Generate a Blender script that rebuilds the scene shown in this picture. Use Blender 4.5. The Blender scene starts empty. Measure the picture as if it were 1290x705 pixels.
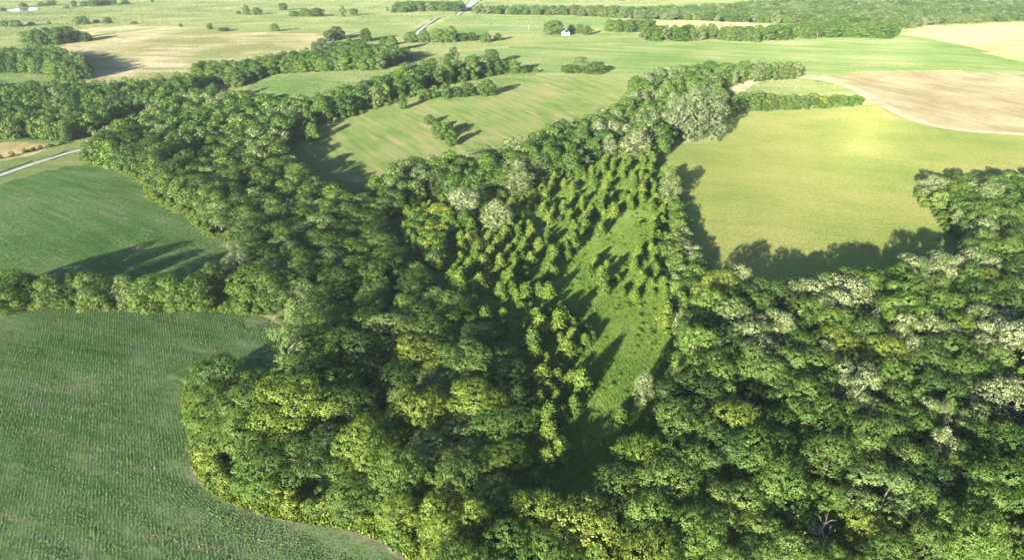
import bpy, math, random
import numpy as np
from mathutils import Matrix, Vector, Euler
from mathutils.geometry import delaunay_2d_cdt

R_ = math.radians
rng = np.random.default_rng(7)
random.seed(7)
S = bpy.context.scene
COL = S.collection

# ------------------------------------------------------------------ camera, light, exposure
PW, PH, FPX = 1290.0, 705.0, 870.0            # photograph size, focal length in its pixels
HORIZON = -65.0
PITCH = math.atan((PH / 2 - HORIZON) / FPX)
CAM_H = 120.0
HAZE = 0.000038
cam_d = bpy.data.cameras.new('camera'); cam = bpy.data.objects.new('camera', cam_d); COL.objects.link(cam)
cam.location = (0, 0, CAM_H); cam.rotation_euler = (math.pi / 2 - PITCH, 0, 0)
cam_d.sensor_width = 36.0; cam_d.lens = 36.0 * FPX / PW
cam_d.clip_start = 1.0; cam_d.clip_end = 20000.0
S.camera = cam

SUN_EL, SUN_AZ = R_(12.4), R_(27.2)           # light travels towards +Y turned 27.5 deg to +X
w = bpy.data.worlds.new('World'); S.world = w; w.use_nodes = True
nt = w.node_tree
sky = nt.nodes.new('ShaderNodeTexSky'); sky.sky_type = 'NISHITA'; sky.sun_disc = False
sky.sun_elevation = SUN_EL; sky.sun_rotation = SUN_AZ + math.pi
sky.air_density = 0.8; sky.dust_density = 0.3; sky.ozone_density = 2.5
nt.links.new(sky.outputs[0], nt.nodes['Background'].inputs[0]); nt.nodes['Background'].inputs[1].default_value = 0.08
sl = bpy.data.lights.new('sun', 'SUN'); sl.energy = 5.0; sl.angle = R_(0.5); sl.color = (1.0, 0.94, 0.79)
so = bpy.data.objects.new('sun', sl); COL.objects.link(so)
LDIR = Vector((math.sin(SUN_AZ) * math.cos(SUN_EL), math.cos(SUN_AZ) * math.cos(SUN_EL), -math.sin(SUN_EL)))
so.rotation_euler = LDIR.to_track_quat('-Z', 'Y').to_euler(); so.location = (-200, -400, 300)
S.view_settings.view_transform = 'Standard'; S.view_settings.look = 'None'
S.view_settings.exposure = 2.32; S.view_settings.gamma = 1.0
try:
    S.cycles.max_bounces = 6; S.cycles.diffuse_bounces = 3; S.cycles.transmission_bounces = 4; S.cycles.volume_bounces = 1
except Exception:
    pass

# ------------------------------------------------------------------ lens geometry (photograph pixel <-> place)
CP, SP = math.cos(PITCH), math.sin(PITCH)
def ray(px, py):
    a = (np.asarray(px, float) - PW / 2) / FPX; b = -(np.asarray(py, float) - PH / 2) / FPX
    return np.stack([a, CP + SP * b, -SP + CP * b], -1)
def flat(px, py):
    d = ray(px, py); t = CAM_H / -d[..., 2]
    return d[..., 0] * t, d[..., 1] * t
def pixel(x, y, z):
    x, y, z = np.asarray(x, float), np.asarray(y, float), np.asarray(z, float) - CAM_H
    f = CP * y - SP * z; u = SP * y + CP * z
    f = np.maximum(f, 1e-3)
    return PW / 2 + FPX * x / f, PH / 2 - FPX * u / f, f

# ------------------------------------------------------------------ terrain
BUMPS = [  # pixel of the hill or hollow, radius m, height m
    (110, 270, 85, 7), (230, 62, 190, 14), (620, 145, 120, 6), (1060, 215, 130, 1.5), (1200, 125, 160, 7),
    (420, 105, 70, 5), (60, 500, 90, 3), (300, 215, 75, -6), (200, 150, 110, -7), (470, 310, 80, -6), (600, 470, 60, 2),
    (730, 400, 70, 2), (840, 150, 90, -4), (1100, 480, 120, 4), (700, 60, 240, 8), (1000, 62, 240, 6),
    (480, 48, 200, 6), (300, 20, 300, 6), (60, 35, 200, -4), (1180, 60, 260, 8)]
_b = [(*[float(v) for v in flat(a, b)], r, h) for a, b, r, h in BUMPS]
def height(x, y):
    x = np.asarray(x, float); y = np.asarray(y, float)
    z = 0.6 * np.sin(x / 47 + 1.3) * np.sin(y / 61 + .4) + 1.2 * np.sin(x / 131 - .5) * np.sin(y / 157 + 1.1)
    for bx, by, r, h in _b:
        z = z + h * np.exp(-((x - bx) ** 2 + (y - by) ** 2) / (2 * r * r))
    return z
_T = np.concatenate([np.linspace(90, 700, 300), np.geomspace(705, 9000, 300)])
def spot(px, py, up=0.0):
    """Where the line of sight of a photograph pixel meets the terrain raised by up metres: x, y."""
    px = np.atleast_1d(np.asarray(px, float)); py = np.atleast_1d(np.asarray(py, float))
    up = np.broadcast_to(np.asarray(up, float), px.shape)
    d = ray(px, py)
    X = d[:, None, 0] * _T; Y = d[:, None, 1] * _T; Z = CAM_H + d[:, None, 2] * _T
    g = Z - height(X, Y) - up[:, None]
    below = g < 0
    i = np.where(below.any(1), below.argmax(1), len(_T) - 1); i = np.maximum(i, 1)
    k = np.arange(len(px)); g0, g1 = g[k, i - 1], g[k, i]
    f = np.clip(g0 / np.maximum(g0 - g1, 1e-6), 0, 1)
    t = _T[i - 1] + f * (_T[i] - _T[i - 1])
    return d[:, 0] * t, d[:, 1] * t
def poly(pts):
    """Pixel polygon -> world polygon. A point (x, y, h) lies h metres above the ground (a crown top)."""
    a = np.array([(p[0], p[1], p[2] if len(p) > 2 else 0.0) for p in pts])
    return np.stack(spot(a[:, 0], a[:, 1], a[:, 2]), -1)
def dens(P, step, closed=True):
    out = []
    n = len(P)
    for i in range(n if closed else n - 1):
        a, b = P[i], P[(i + 1) % n]
        k = max(1, int(math.ceil(np.hypot(*(b - a)) / step)))
        for j in range(k): out.append(a + (b - a) * j / k)
    if not closed: out.append(P[-1])
    return np.array(out)
def smooth(P, it=2, closed=True):
    for _ in range(it):
        if closed:
            Q = np.roll(P, -1, 0); P = np.stack([.75 * P + .25 * Q, .25 * P + .75 * Q], 1).reshape(-1, 2)
        else:
            A, B = P[:-1], P[1:]
            M = np.stack([.75 * A + .25 * B, .25 * A + .75 * B], 1).reshape(-1, 2); P = np.vstack([P[:1], M, P[-1:]])
    return P
def inside(P, x, y):
    x = np.asarray(x, float); y = np.asarray(y, float); c = np.zeros(x.shape, bool)
    xi, yi = P[:, 0], P[:, 1]; xj, yj = np.roll(xi, 1), np.roll(yi, 1)
    for a, b, p, q in zip(xi, yi, xj, yj):
        if b == q: continue
        c ^= ((b > y) != (q > y)) & (x < (p - a) * (y - b) / (q - b) + a)
    return c
def edge_dist(P, x, y, closed=True):
    x = np.asarray(x, float); y = np.asarray(y, float); best = np.full(x.shape, 1e9)
    n = len(P)
    for i in range(n if closed else n - 1):
        ax, ay = P[i]; bx, by = P[(i + 1) % n]; dx, dy = bx - ax, by - ay
        t = np.clip(((x - ax) * dx + (y - ay) * dy) / max(dx * dx + dy * dy, 1e-9), 0, 1)
        best = np.minimum(best, np.hypot(x - ax - t * dx, y - ay - t * dy))
    return best

# ------------------------------------------------------------------ materials
def ramp(nt, fac, cols, lo=0.33, hi=0.67):
    r = nt.nodes.new('ShaderNodeValToRGB'); e = r.color_ramp.elements
    while len(e) < len(cols): e.new(0.5)
    for i, c in enumerate(cols):
        e[i].position = lo + (hi - lo) * i / (len(cols) - 1); e[i].color = (*c, 1)
    nt.links.new(fac, r.inputs[0]); return r.outputs[0]
def noise(nt, vec, scale, detail=3, rough=.55, rot=0.0, sx=1.0, sy=1.0):
    m = nt.nodes.new('ShaderNodeMapping'); m.vector_type = 'TEXTURE'
    m.inputs['Rotation'].default_value = (0, 0, rot); m.inputs['Scale'].default_value = (sx, sy, 1)
    nt.links.new(vec, m.inputs[0])
    n = nt.nodes.new('ShaderNodeTexNoise'); n.inputs['Scale'].default_value = scale
    n.inputs['Detail'].default_value = detail; n.inputs['Roughness'].default_value = rough
    nt.links.new(m.outputs[0], n.inputs['Vector']); return n.outputs['Fac']
def math_(nt, op, a, b):
    m = nt.nodes.new('ShaderNodeMath'); m.operation = op
    for i, v in enumerate((a, b)):
        if isinstance(v, (int, float)): m.inputs[i].default_value = v
        else: nt.links.new(v, m.inputs[i])
    return m.outputs[0]
def mixc(nt, f, a, b, mode='MIX'):
    m = nt.nodes.new('ShaderNodeMix'); m.data_type = 'RGBA'; m.blend_type = mode
    for s, v in ((m.inputs[0], f), (m.inputs[6], a), (m.inputs[7], b)):
        if isinstance(v, (int, float)): s.default_value = v
        elif isinstance(v, tuple): s.default_value = (*v, 1)
        else: nt.links.new(v, s)
    return m.outputs[2]
def new_mat(name):
    m = bpy.data.materials.new(name); m.use_nodes = True; m.node_tree.nodes.clear(); return m
def finish(m, col, trans=0.0, bump=None, bstr=0.5, bdist=0.3, gloss=0.0):
    nt = m.node_tree; out = nt.nodes.new('ShaderNodeOutputMaterial')
    d = nt.nodes.new('ShaderNodeBsdfDiffuse'); nt.links.new(col, d.inputs[0]); sh = d.outputs[0]
    if bump is not None:
        b = nt.nodes.new('ShaderNodeBump'); b.inputs['Strength'].default_value = bstr; b.inputs['Distance'].default_value = bdist
        nt.links.new(bump, b.inputs['Height']); nt.links.new(b.outputs[0], d.inputs['Normal'])
    if trans:
        t = nt.nodes.new('ShaderNodeBsdfTranslucent'); nt.links.new(col, t.inputs[0])
        x = nt.nodes.new('ShaderNodeMixShader'); x.inputs[0].default_value = trans
        nt.links.new(sh, x.inputs[1]); nt.links.new(t.outputs[0], x.inputs[2]); sh = x.outputs[0]
    if gloss:
        g = nt.nodes.new('ShaderNodeBsdfGlossy'); g.inputs['Roughness'].default_value = .55
        x = nt.nodes.new('ShaderNodeMixShader'); x.inputs[0].default_value = gloss
        nt.links.new(sh, x.inputs[1]); nt.links.new(g.outputs[0], x.inputs[2]); sh = x.outputs[0]
    nt.links.new(sh, out.inputs[0]); return m

def field_color(nt, cols, big=60.0, streak=R_(20), slen=70.0, swid=7.0, wts=(.4, .4, .2), patch=None, lo=.41, hi=.59):
    """Colour of a field from its place: broad tone patches, streaks along the working direction, fine mottling."""
    g = nt.nodes.new('ShaderNodeNewGeometry'); p = g.outputs['Position']
    a = noise(nt, p, 1.0 / big, 3); b = noise(nt, p, 1.0, 3, .6, streak, slen, swid); c = noise(nt, p, .55, 4, .7)
    f = math_(nt, 'ADD', math_(nt, 'ADD', math_(nt, 'MULTIPLY', a, wts[0]), math_(nt, 'MULTIPLY', b, wts[1])), math_(nt, 'MULTIPLY', c, wts[2]))
    col = ramp(nt, f, cols, lo, hi)
    if patch:
        pc, thr, sz, rot, l, w_ = patch
        n = noise(nt, p, 1.0, 4, .65, rot, l, w_)
        r = nt.nodes.new('ShaderNodeValToRGB'); r.color_ramp.elements[0].position = thr; r.color_ramp.elements[1].position = thr + sz
        nt.links.new(n, r.inputs[0]); col = mixc(nt, r.outputs[0], col, pc)
    return col
def ang(a, b):
    x, y = spot([a[0], b[0]], [a[1], b[1]]); return math.atan2(y[1] - y[0], x[1] - x[0])
FIELDS = {}
def field_mats(name, soil=None, trans=.25, bstr=.5, bdist=.25, bscale=1.6, **k):
    m = new_mat(name + ' ground'); nt = m.node_tree; g = nt.nodes.new('ShaderNodeNewGeometry')
    c = field_color(nt, **({**k, 'cols': soil} if soil else k)); finish(m, c, 0, noise(nt, g.outputs['Position'], bscale, 4, .7), bstr, bdist)
    m2 = new_mat(name + ' blades'); nt = m2.node_tree; c = field_color(nt, **k)
    g = nt.nodes.new('ShaderNodeNewGeometry')
    v = nt.nodes.new('ShaderNodeHueSaturation'); nt.links.new(c, v.inputs['Color'])
    nt.links.new(math_(nt, 'ADD', math_(nt, 'MULTIPLY', g.outputs['Random Per Island'], .6), .7), v.inputs['Value'])
    finish(m2, v.outputs[0], trans); FIELDS[name] = (m, m2)

field_mats('pasture', cols=[(0.15, 0.21, 0.07), (0.22, 0.265, 0.1), (0.3, 0.3, 0.14)], big=90, slen=160, swid=18, streak=R_(8))
field_mats('near bean', soil=[(0.075, 0.122, 0.038), (0.108, 0.152, 0.056), (0.168, 0.168, 0.10)], cols=[(0.064, 0.132, 0.03), (0.09, 0.17, 0.042), (0.128, 0.2, 0.056)], big=35, slen=45, swid=2.2, streak=ang((0, 500), (250, 545)), wts=(.35, .3, .35), patch=((.165, .16, .10), .57, .14, ang((0, 500), (250, 545)), 40, 2.6))
field_mats('headland', cols=[(0.1, 0.115, 0.05), (0.14, 0.13, 0.08), (0.19, 0.165, 0.115)], big=9, slen=14, swid=2, streak=R_(80), wts=(.5, .2, .3))
field_mats('hill bean', soil=[(0.14, 0.145, 0.075), (0.18, 0.175, 0.1), (0.22, 0.2, 0.14)], cols=[(0.085, 0.165, 0.045), (0.12, 0.215, 0.06), (0.18, 0.24, 0.1)], big=50, slen=60, swid=4, streak=ang((60, 215), (250, 290)), wts=(.4, .35, .25), patch=((.26, .25, .15), .585, .10, R_(-30), 22, 4))
field_mats('strip crop', cols=[(0.13, 0.21, 0.055), (0.19, 0.25, 0.08), (0.27, 0.27, 0.12)], big=45, slen=80, swid=5, streak=ang((470, 165), (505, 190)),
           patch=((.34, .27, .16), .565, .10, ang((470, 165), (505, 190)), 45, 7))
field_mats('hay', trans=.4, cols=[(.236, .29, .081), (.30, .333, .10), (.366, .365, .132)], big=70, slen=70, swid=6, streak=ang((900, 225), (1150, 255)), wts=(.5, .15, .35))
field_mats('stubble', soil=[(0.31, 0.245, 0.115), (0.4, 0.325, 0.165), (0.48, 0.405, 0.22)], cols=[(0.32, 0.255, 0.115), (0.44, 0.36, 0.175), (0.57, 0.48, 0.26)], big=38, slen=110, swid=7, streak=ang((1130, 105), (1290, 142)), wts=(.42, .28, .30))
field_mats('track', soil=[(0.42, 0.345, 0.2), (0.5, 0.41, 0.25), (0.56, 0.47, 0.3)], cols=[(0.45, 0.37, 0.21), (0.54, 0.45, 0.27), (0.62, 0.52, 0.33)], big=30, slen=30, swid=3)
field_mats('tan hill', cols=[(0.23, 0.245, 0.1), (0.37, 0.335, 0.19), (0.48, 0.42, 0.28)], big=90, slen=120, swid=16, streak=R_(5), wts=(.55, .3, .15), patch=((.22, .255, .09), .52, .12, 0.0, 120, 40))
field_mats('wheat', cols=[(0.3, 0.29, 0.11), (0.42, 0.37, 0.18), (0.5, 0.43, 0.26)], big=120, slen=200, swid=14, streak=R_(3))
field_mats('green crop', cols=[(0.12, 0.2, 0.06), (0.17, 0.24, 0.08), (0.26, 0.28, 0.13)], big=120, slen=150, swid=14, streak=ang((800, 72), (1200, 86)), wts=(.45, .4, .15),
           patch=((.30, .24, .15), .60, .12, R_(-5), 90, 22))
field_mats('clearing', cols=[(0.125, 0.21, 0.04), (0.175, 0.27, 0.05), (0.23, 0.3, 0.08)], big=22, slen=18, swid=4, streak=R_(60), wts=(.4, .2, .4))
field_mats('verge', cols=[(0.11, 0.175, 0.022), (0.15, 0.215, 0.028), (0.19, 0.235, 0.04)], big=12, slen=20, swid=5)

def leaf_mat(name, tones, tip=None, trans=.2):
    m = new_mat(name); nt = m.node_tree
    oi = nt.nodes.new('ShaderNodeObjectInfo'); g = nt.nodes.new('ShaderNodeNewGeometry')
    n = noise(nt, g.outputs['Position'], .28, 2, .5)
    f = math_(nt, 'ADD', math_(nt, 'MULTIPLY', oi.outputs['Random'], .55), math_(nt, 'MULTIPLY', n, .45))
    c = ramp(nt, f, tones, .2, .8)
    h = nt.nodes.new('ShaderNodeHueSaturation'); nt.links.new(c, h.inputs['Color'])
    nt.links.new(math_(nt, 'ADD', math_(nt, 'MULTIPLY', g.outputs['Random Per Island'], .5), .75), h.inputs['Value'])
    finish(m, h.outputs[0], trans, gloss=.02); return m
LEAF = {
    'dark': leaf_mat('dark green leaves', [(0.035, 0.076, 0.013), (0.049, 0.100, 0.016), (0.065, 0.121, 0.019)]),
    'mid': leaf_mat('green leaves', [(0.057, 0.109, 0.016), (0.076, 0.139, 0.019), (0.102, 0.164, 0.025)]),
    'olive': leaf_mat('olive leaves', [(0.065, 0.109, 0.020), (0.087, 0.136, 0.025), (0.111, 0.161, 0.031)]),
    'lime': leaf_mat('yellow green leaves', [(0.102, 0.151, 0.016), (0.136, 0.184, 0.019), (0.177, 0.208, 0.026)]),
    'pale': leaf_mat('pale grey green leaves', [(0.088, 0.131, 0.035), (0.117, 0.164, 0.046), (0.146, 0.188, 0.062)]),
    'grey': leaf_mat('silvery leaves', [(0.110, 0.150, 0.056), (0.139, 0.180, 0.072), (0.167, 0.205, 0.093)]),
    'cedar': leaf_mat('old cedar sprays', [(0.095, 0.136, 0.016), (0.129, 0.167, 0.018), (0.163, 0.188, 0.023)]),
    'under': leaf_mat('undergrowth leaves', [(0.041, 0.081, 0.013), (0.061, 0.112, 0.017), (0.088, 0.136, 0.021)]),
}
TONES = {'dark': [(.030, .068, .012), (.050, .096, .017)], 'mid': [(.048, .10, .014), (.082, .148, .022)], 'olive': [(.058, .108, .018), (.090, .146, .027)],
         'lime': [(.088, .148, .016), (.135, .182, .026)], 'pale': [(.084, .138, .034), (.12, .17, .052)], 'grey': [(.10, .142, .052), (.132, .17, .078)], 'flower': [(.066, .112, .026), (.10, .142, .038)]}
def leaf_by_object():
    m = new_mat('leaves tinted tree by tree'); nt = m.node_tree
    oi = nt.nodes.new('ShaderNodeObjectInfo'); g = nt.nodes.new('ShaderNodeNewGeometry'); n = noise(nt, g.outputs['Position'], .30, 2, .5)
    h = nt.nodes.new('ShaderNodeHueSaturation'); nt.links.new(oi.outputs['Color'], h.inputs['Color'])
    nt.links.new(math_(nt, 'ADD', math_(nt, 'MULTIPLY', n, -.03), .505), h.inputs['Hue'])
    nt.links.new(math_(nt, 'ADD', math_(nt, 'ADD', math_(nt, 'MULTIPLY', g.outputs['Random Per Island'], .4), math_(nt, 'MULTIPLY', n, .9)), .35), h.inputs['Value'])
    finish(m, h.outputs[0], .2, gloss=.02); return m
LEAF['any'] = leaf_by_object()
BLOSSOM = leaf_mat('cream blossom', [(.21, .24, .115), (.27, .29, .15), (.33, .335, .195)], trans=.2)
def plain(name, c, scale=2.0, var=.25):
    m = new_mat(name); nt = m.node_tree; g = nt.nodes.new('ShaderNodeNewGeometry')
    lo = tuple(v * (1 - var) for v in c); hi = tuple(v * (1 + var) for v in c)
    n = noise(nt, g.outputs['Position'], scale, 4); finish(m, ramp(nt, n, [lo, hi]), 0, n, .4, .05); return m
BARK = plain('grey bark', (.13, .11, .085)); DEADWOOD = plain('bleached wood', (.30, .26, .23))
GRAVEL = plain('pale gravel', (.47, .45, .38), .4, .18)
SIDING = plain('white siding', (.78, .78, .76), .5, .05); ROOFM = plain('grey shingles', (.16, .16, .17)); GLASSM = plain('dark window glass', (.03, .035, .04)); POLEM = plain('weathered pole wood', (.36, .33, .28))

# ------------------------------------------------------------------ mesh helpers
def mesh_np(name, V, F, mats, mi=None, smooth_=False):
    """V (n,3), F (m,k) with one k."""
    V = np.asarray(V, np.float32); F = np.asarray(F, np.int32); k = F.shape[1]
    me = bpy.data.meshes.new(name)
    me.vertices.add(len(V)); me.vertices.foreach_set('co', V.ravel())
    me.loops.add(F.size); me.loops.foreach_set('vertex_index', F.ravel())
    me.polygons.add(len(F)); me.polygons.foreach_set('loop_start', np.arange(0, F.size, k, dtype=np.int32))
    for m in (mats if isinstance(mats, (list, tuple)) else [mats]): me.materials.append(m)
    if mi is not None: me.polygons.foreach_set('material_index', np.asarray(mi, np.int32))
    if smooth_: me.polygons.foreach_set('use_smooth', np.ones(len(F), bool))
    me.update(calc_edges=True); return me
def link(name, data, parent=None, **props):
    o = bpy.data.objects.new(name, data); COL.objects.link(o)
    if parent: o.parent = parent
    for k, v in props.items(): o[k] = v
    return o
def unit(a): return a / np.maximum(np.linalg.norm(a, axis=-1, keepdims=True), 1e-9)

def leaf_quads(C, N, size, g, aspect=.62):
    """Bent leaf sprays: two triangles each, folded along the middle."""
    N = unit(N); r = unit(g.normal(size=N.shape)); T = unit(np.cross(N, r)); B = np.cross(N, T)
    s = np.asarray(size)[:, None]; n = len(C)
    V = np.stack([C + T * s - N * s * .18, C + B * s * aspect, C - T * s - N * s * .18, C - B * s * aspect], 1).reshape(-1, 3)
    return V, np.arange(4 * n).reshape(n, 4)
def fib(n, g):
    i = np.arange(n) + .5; ph = np.arccos(1 - 2 * i / n); th = math.pi * (1 + 5 ** .5) * i + g.uniform(0, 6.28)
    return np.stack([np.cos(th) * np.sin(ph), np.sin(th) * np.sin(ph), np.cos(ph)], -1)

# crown shapes in a unit tree: height 1, crown radius 1 (x, y); z is scaled apart
def crown_points(seed, nl, lr, prof, sub, per, flat_=.8, low=.12, drop=0.0, fine=False):
    """Leaf centres, normals, a 0..1 'top outside' value. prof(z)->radius of the crown at height z."""
    per0 = per; g = np.random.default_rng(seed); H = 2.15                      # height over crown radius while shaping
    L = []
    for k in range(nl):
        z = low + (1 - low) * ((k + g.uniform(.2, .8)) / nl) ** .8
        rad = prof(z); th = k * 2.399 + g.uniform(-.5, .5)
        rr = g.uniform(lr[0], lr[1]) * (0.75 + .5 * rad)
        d = max(0.0, rad - rr * .7) * g.uniform(.62, 1.18)
        L.append((d * math.cos(th), d * math.sin(th), z * H - rr * .55 + g.uniform(-.14, .10), rr))
    L.append((0, 0, H * .5, .45)); L = np.array(L)
    if drop: L = L[g.uniform(size=len(L)) > drop]
    C, N, W = [], [], []
    for i, (x, y, z, rr) in enumerate(L):
        D = fib(int(sub * (rr / .33) ** 2), g); D = unit(D + g.normal(size=D.shape) * .12)
        P = np.array([x, y, z]) + D * rr * np.array([1, 1, flat_]) * g.uniform(.82, 1.12, (len(D), 1))
        keep = (D[:, 2] > -.65) & (P[:, 2] > .03)
        for j, (a, b, c, q) in enumerate(L):
            if j != i: keep &= np.linalg.norm((P - [a, b, c]) / [1, 1, flat_], axis=1) > q * .80
        P, D = P[keep], D[keep]
        if not len(P): continue
        if fine: per = int(per0 * 3.2)
        rs = .115 * g.uniform(.7, 1.4, (len(P), 1, 1))
        off = unit(g.normal(size=(len(P), per, 3))) * rs * g.uniform(.3, 1, (len(P), per, 1)) * [1, 1, .7]
        n = D[:, None, :] * .9 + off / rs * .55 + g.normal(size=off.shape) * .27 + np.array([0, 0, .30])
        C.append((P[:, None, :] + off).reshape(-1, 3)); N.append(n.reshape(-1, 3))
        W.append(np.repeat(np.clip(D[:, 2] * .5 + .35 + .3 * P[:, 2] / H + g.normal(size=len(P)) * .15, 0, 1), per))
    return np.concatenate(C), np.concatenate(N), np.concatenate(W), H
dome = lambda z: math.sqrt(max(0.04, 1 - ((z - .48) / .56) ** 2))
broadt = lambda z: math.sqrt(max(0.04, 1 - ((z - .62) / .42) ** 2)) if z > .62 else .72 + .28 * z / .62
tall = lambda z: math.sqrt(max(0.05, 1 - ((z - .45) / .58) ** 2)) * .9
mound = lambda z: math.sqrt(max(0.05, 1 - (z / 1.05) ** 2))
flatt = lambda z: .62 + .38 * math.sqrt(max(0, 1 - ((z - .72) / .34) ** 2)) if z > .4 else .6
SHAPES = {  # seed, lobes, lobe size, profile, clumps, leaves per clump, leaf size, flatness, lowest
    'dome': [(11, 24, (.26, .40), dome, 34, 8, .052, .82, .10), (12, 20, (.30, .44), dome, 34, 8, .052, .8, .10), (13, 28, (.22, .38), dome, 36, 8, .050, .85, .08)],
    'broad': [(21, 26, (.26, .40), broadt, 34, 8, .050, .66, .12), (22, 22, (.28, .46), broadt, 34, 8, .052, .62, .12)],
    'tall': [(31, 26, (.24, .36), tall, 36, 8, .050, .95, .06), (32, 22, (.28, .38), tall, 36, 8, .050, 1.0, .06)],
    'flat': [(41, 26, (.24, .40), flatt, 34, 8, .050, .5, .2), (42, 24, (.26, .42), flatt, 34, 8, .050, .48, .2)],
    'open': [(51, 24, (.18, .30), broadt, 34, 8, .048, .8, .25), (52, 22, (.18, .32), dome, 34, 8, .048, .8, .2)],
    'bush': [(61, 13, (.32, .46), mound, 26, 7, .075, .85, .04), (62, 11, (.34, .5), mound, 26, 7, .078, .85, .04)],
}
SNAMES = [(k, i) for k in SHAPES for i in range(len(SHAPES[k]))]
_pts = {}
_mesh = {}
def crown_mesh(shape, colour, flowers=False, fine=False):
    key = (shape, colour, flowers, fine)
    if key in _mesh: return _mesh[key]
    s = SHAPES[shape[0]][shape[1]]
    if (shape, fine) not in _pts:
        C, N, W, H = crown_points(s[0], s[1], s[2], s[3], s[4], s[5], s[7], s[8], .2 if shape[0] == 'open' else .1, fine)
        g = np.random.default_rng(s[0]); sz = s[6] * (.50 if fine else 1) * g.uniform(.7, 1.45, len(C))
        V, F = leaf_quads(C, N, sz, g); V[:, 2] /= H
        _pts[shape, fine] = (V, F, W, C)
    V, F, W, C = _pts[shape, fine]
    if flowers:
        nn = np.sin(C[:, 0] * 5 + 1) + np.sin(C[:, 1] * 5.7) + np.sin(C[:, 2] * 4.1 + 2)
        mi = ((W > .44) & (nn > -1.2) & (np.random.default_rng(3).uniform(size=len(W)) < .46)).astype(int)
        me = mesh_np('crown_blossom', V, F, [LEAF[colour], BLOSSOM], mi)
    else:
        me = mesh_np('crown_' + colour, V, F, LEAF[colour])
    _mesh[key] = me; return me

def tube(P, rad, sides=6):
    P = np.array(P, float); n = len(P); V = []; F = []
    d = np.gradient(P, axis=0); d = unit(d); up = np.array([.31, .95, .05])
    A = unit(np.cross(d, up)); B = np.cross(d, A)
    for i in range(n):
        for k in range(sides):
            a = 2 * math.pi * k / sides; V.append(P[i] + rad[i] * (math.cos(a) * A[i] + math.sin(a) * B[i]))
    for i in range(n - 1):
        for k in range(sides):
            F.append((i * sides + k, i * sides + (k + 1) % sides, (i + 1) * sides + (k + 1) % sides, (i + 1) * sides + k))
    return V, F
def join_tubes(T):
    V, F = [], []
    for v, f in T:
        o = len(V); V += list(v); F += [tuple(i + o for i in q) for q in f]
    return np.array(V), np.array(F)
def trunk_mesh(seed, top=.62, limbs=7, r0=.055, spread=.62):
    g = np.random.default_rng(seed)   # unit height 1, sideways in crown radii (1)
    z = np.linspace(-.03, top, 6); x = np.cumsum(g.normal(size=6) * .02); y = np.cumsum(g.normal(size=6) * .02); x -= x[0]; y -= y[0]
    T = [tube(np.stack([x, y, z], -1), np.linspace(r0, r0 * .35, 6), 8)]
    for k in range(limbs):
        i = g.uniform(.35, .98); zz = i * top; th = k * 2.4 + g.uniform(-.4, .4); ln = spread * g.uniform(.6, 1.05)
        bx, by = np.interp(zz, z, x), np.interp(zz, z, y)
        s = np.linspace(0, 1, 5); T.append(tube(np.stack([bx + ln * s * math.cos(th), by + ln * s * math.sin(th), zz + (.10 + .16 * g.uniform()) * (s ** .8)], -1), np.linspace(r0 * .45, r0 * .12, 5), 5))
    return mesh_np('trunk', *join_tubes(T), BARK, smooth_=True)
TRUNKS = [trunk_mesh(i) for i in range(4)]
def cedar_mesh(seed):
    g = np.random.default_rng(seed); C, N, Sz = [], [], []
    nw = 15
    for k in range(nw):
        z = .05 + .95 * k / nw; r = (1 - z) ** .52 * (1.0 + .12 * math.sin(k * 2.1 + seed)) + .03; nb = max(4, int(11 * r + 3))
        for b in range(nb):
            th = 6.283 * b / nb + k * .7 + g.uniform(-.3, .3); rr = r * g.uniform(.72, 1.12)
            m = max(2, int(6 * rr + 1)); s = np.linspace(.25, 1, m)
            x = rr * s * math.cos(th); y = rr * s * math.sin(th); zz = z + .05 * s - .05 * s * s * rr + .02
            for q in range(m):
                for e in range(3):
                    C.append((x[q] + g.normal() * .06, y[q] + g.normal() * .06, (zz[q] + g.normal() * .012) * 3.2))
                    N.append((math.cos(th) * .9, math.sin(th) * .9, .7 + g.normal() * .3)); Sz.append(.15 * g.uniform(.7, 1.3))
    V, F = leaf_quads(np.array(C), np.array(N) + g.normal(size=(len(N), 3)) * .35, np.array(Sz), g, .5)
    V[:, 2] /= 3.2
    return mesh_np('cedar_crown', V, F, LEAF['any'])
CEDARS = [cedar_mesh(70 + i) for i in range(4)]
CTRUNK = mesh_np('cedar_trunk', *tube([(0, 0, -.03), (.01, 0, .4), (0, .01, .9)], [.07, .05, .015], 6), BARK, smooth_=True)
def dead_mesh(seed):
    g = np.random.default_rng(seed); T = []
    def br(p, d, ln, r, lvl):
        s = np.linspace(0, 1, 4)[:, None]; bend = g.normal(size=3) * .12
        P = p + d * ln * s + bend * ln * s ** 2; T.append(tube(P, np.linspace(r, r * .5, 4), 5 if lvl < 2 else 4))
        if lvl < 4:
            for k in range(3 if lvl else 5):
                t = g.uniform(.45, 1); q = p + d * ln * t + bend * ln * t * t
                nd = d + unit(g.normal(size=3)) * .85; nd[2] += .15; nd /= np.linalg.norm(nd); br(q, nd, ln * g.uniform(.5, .72), r * .5, lvl + 1)
    br(np.array([0., 0, -.03]), np.array([0, 0, 1.]), .45, .022, 0)
    return join_tubes(T)

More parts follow.
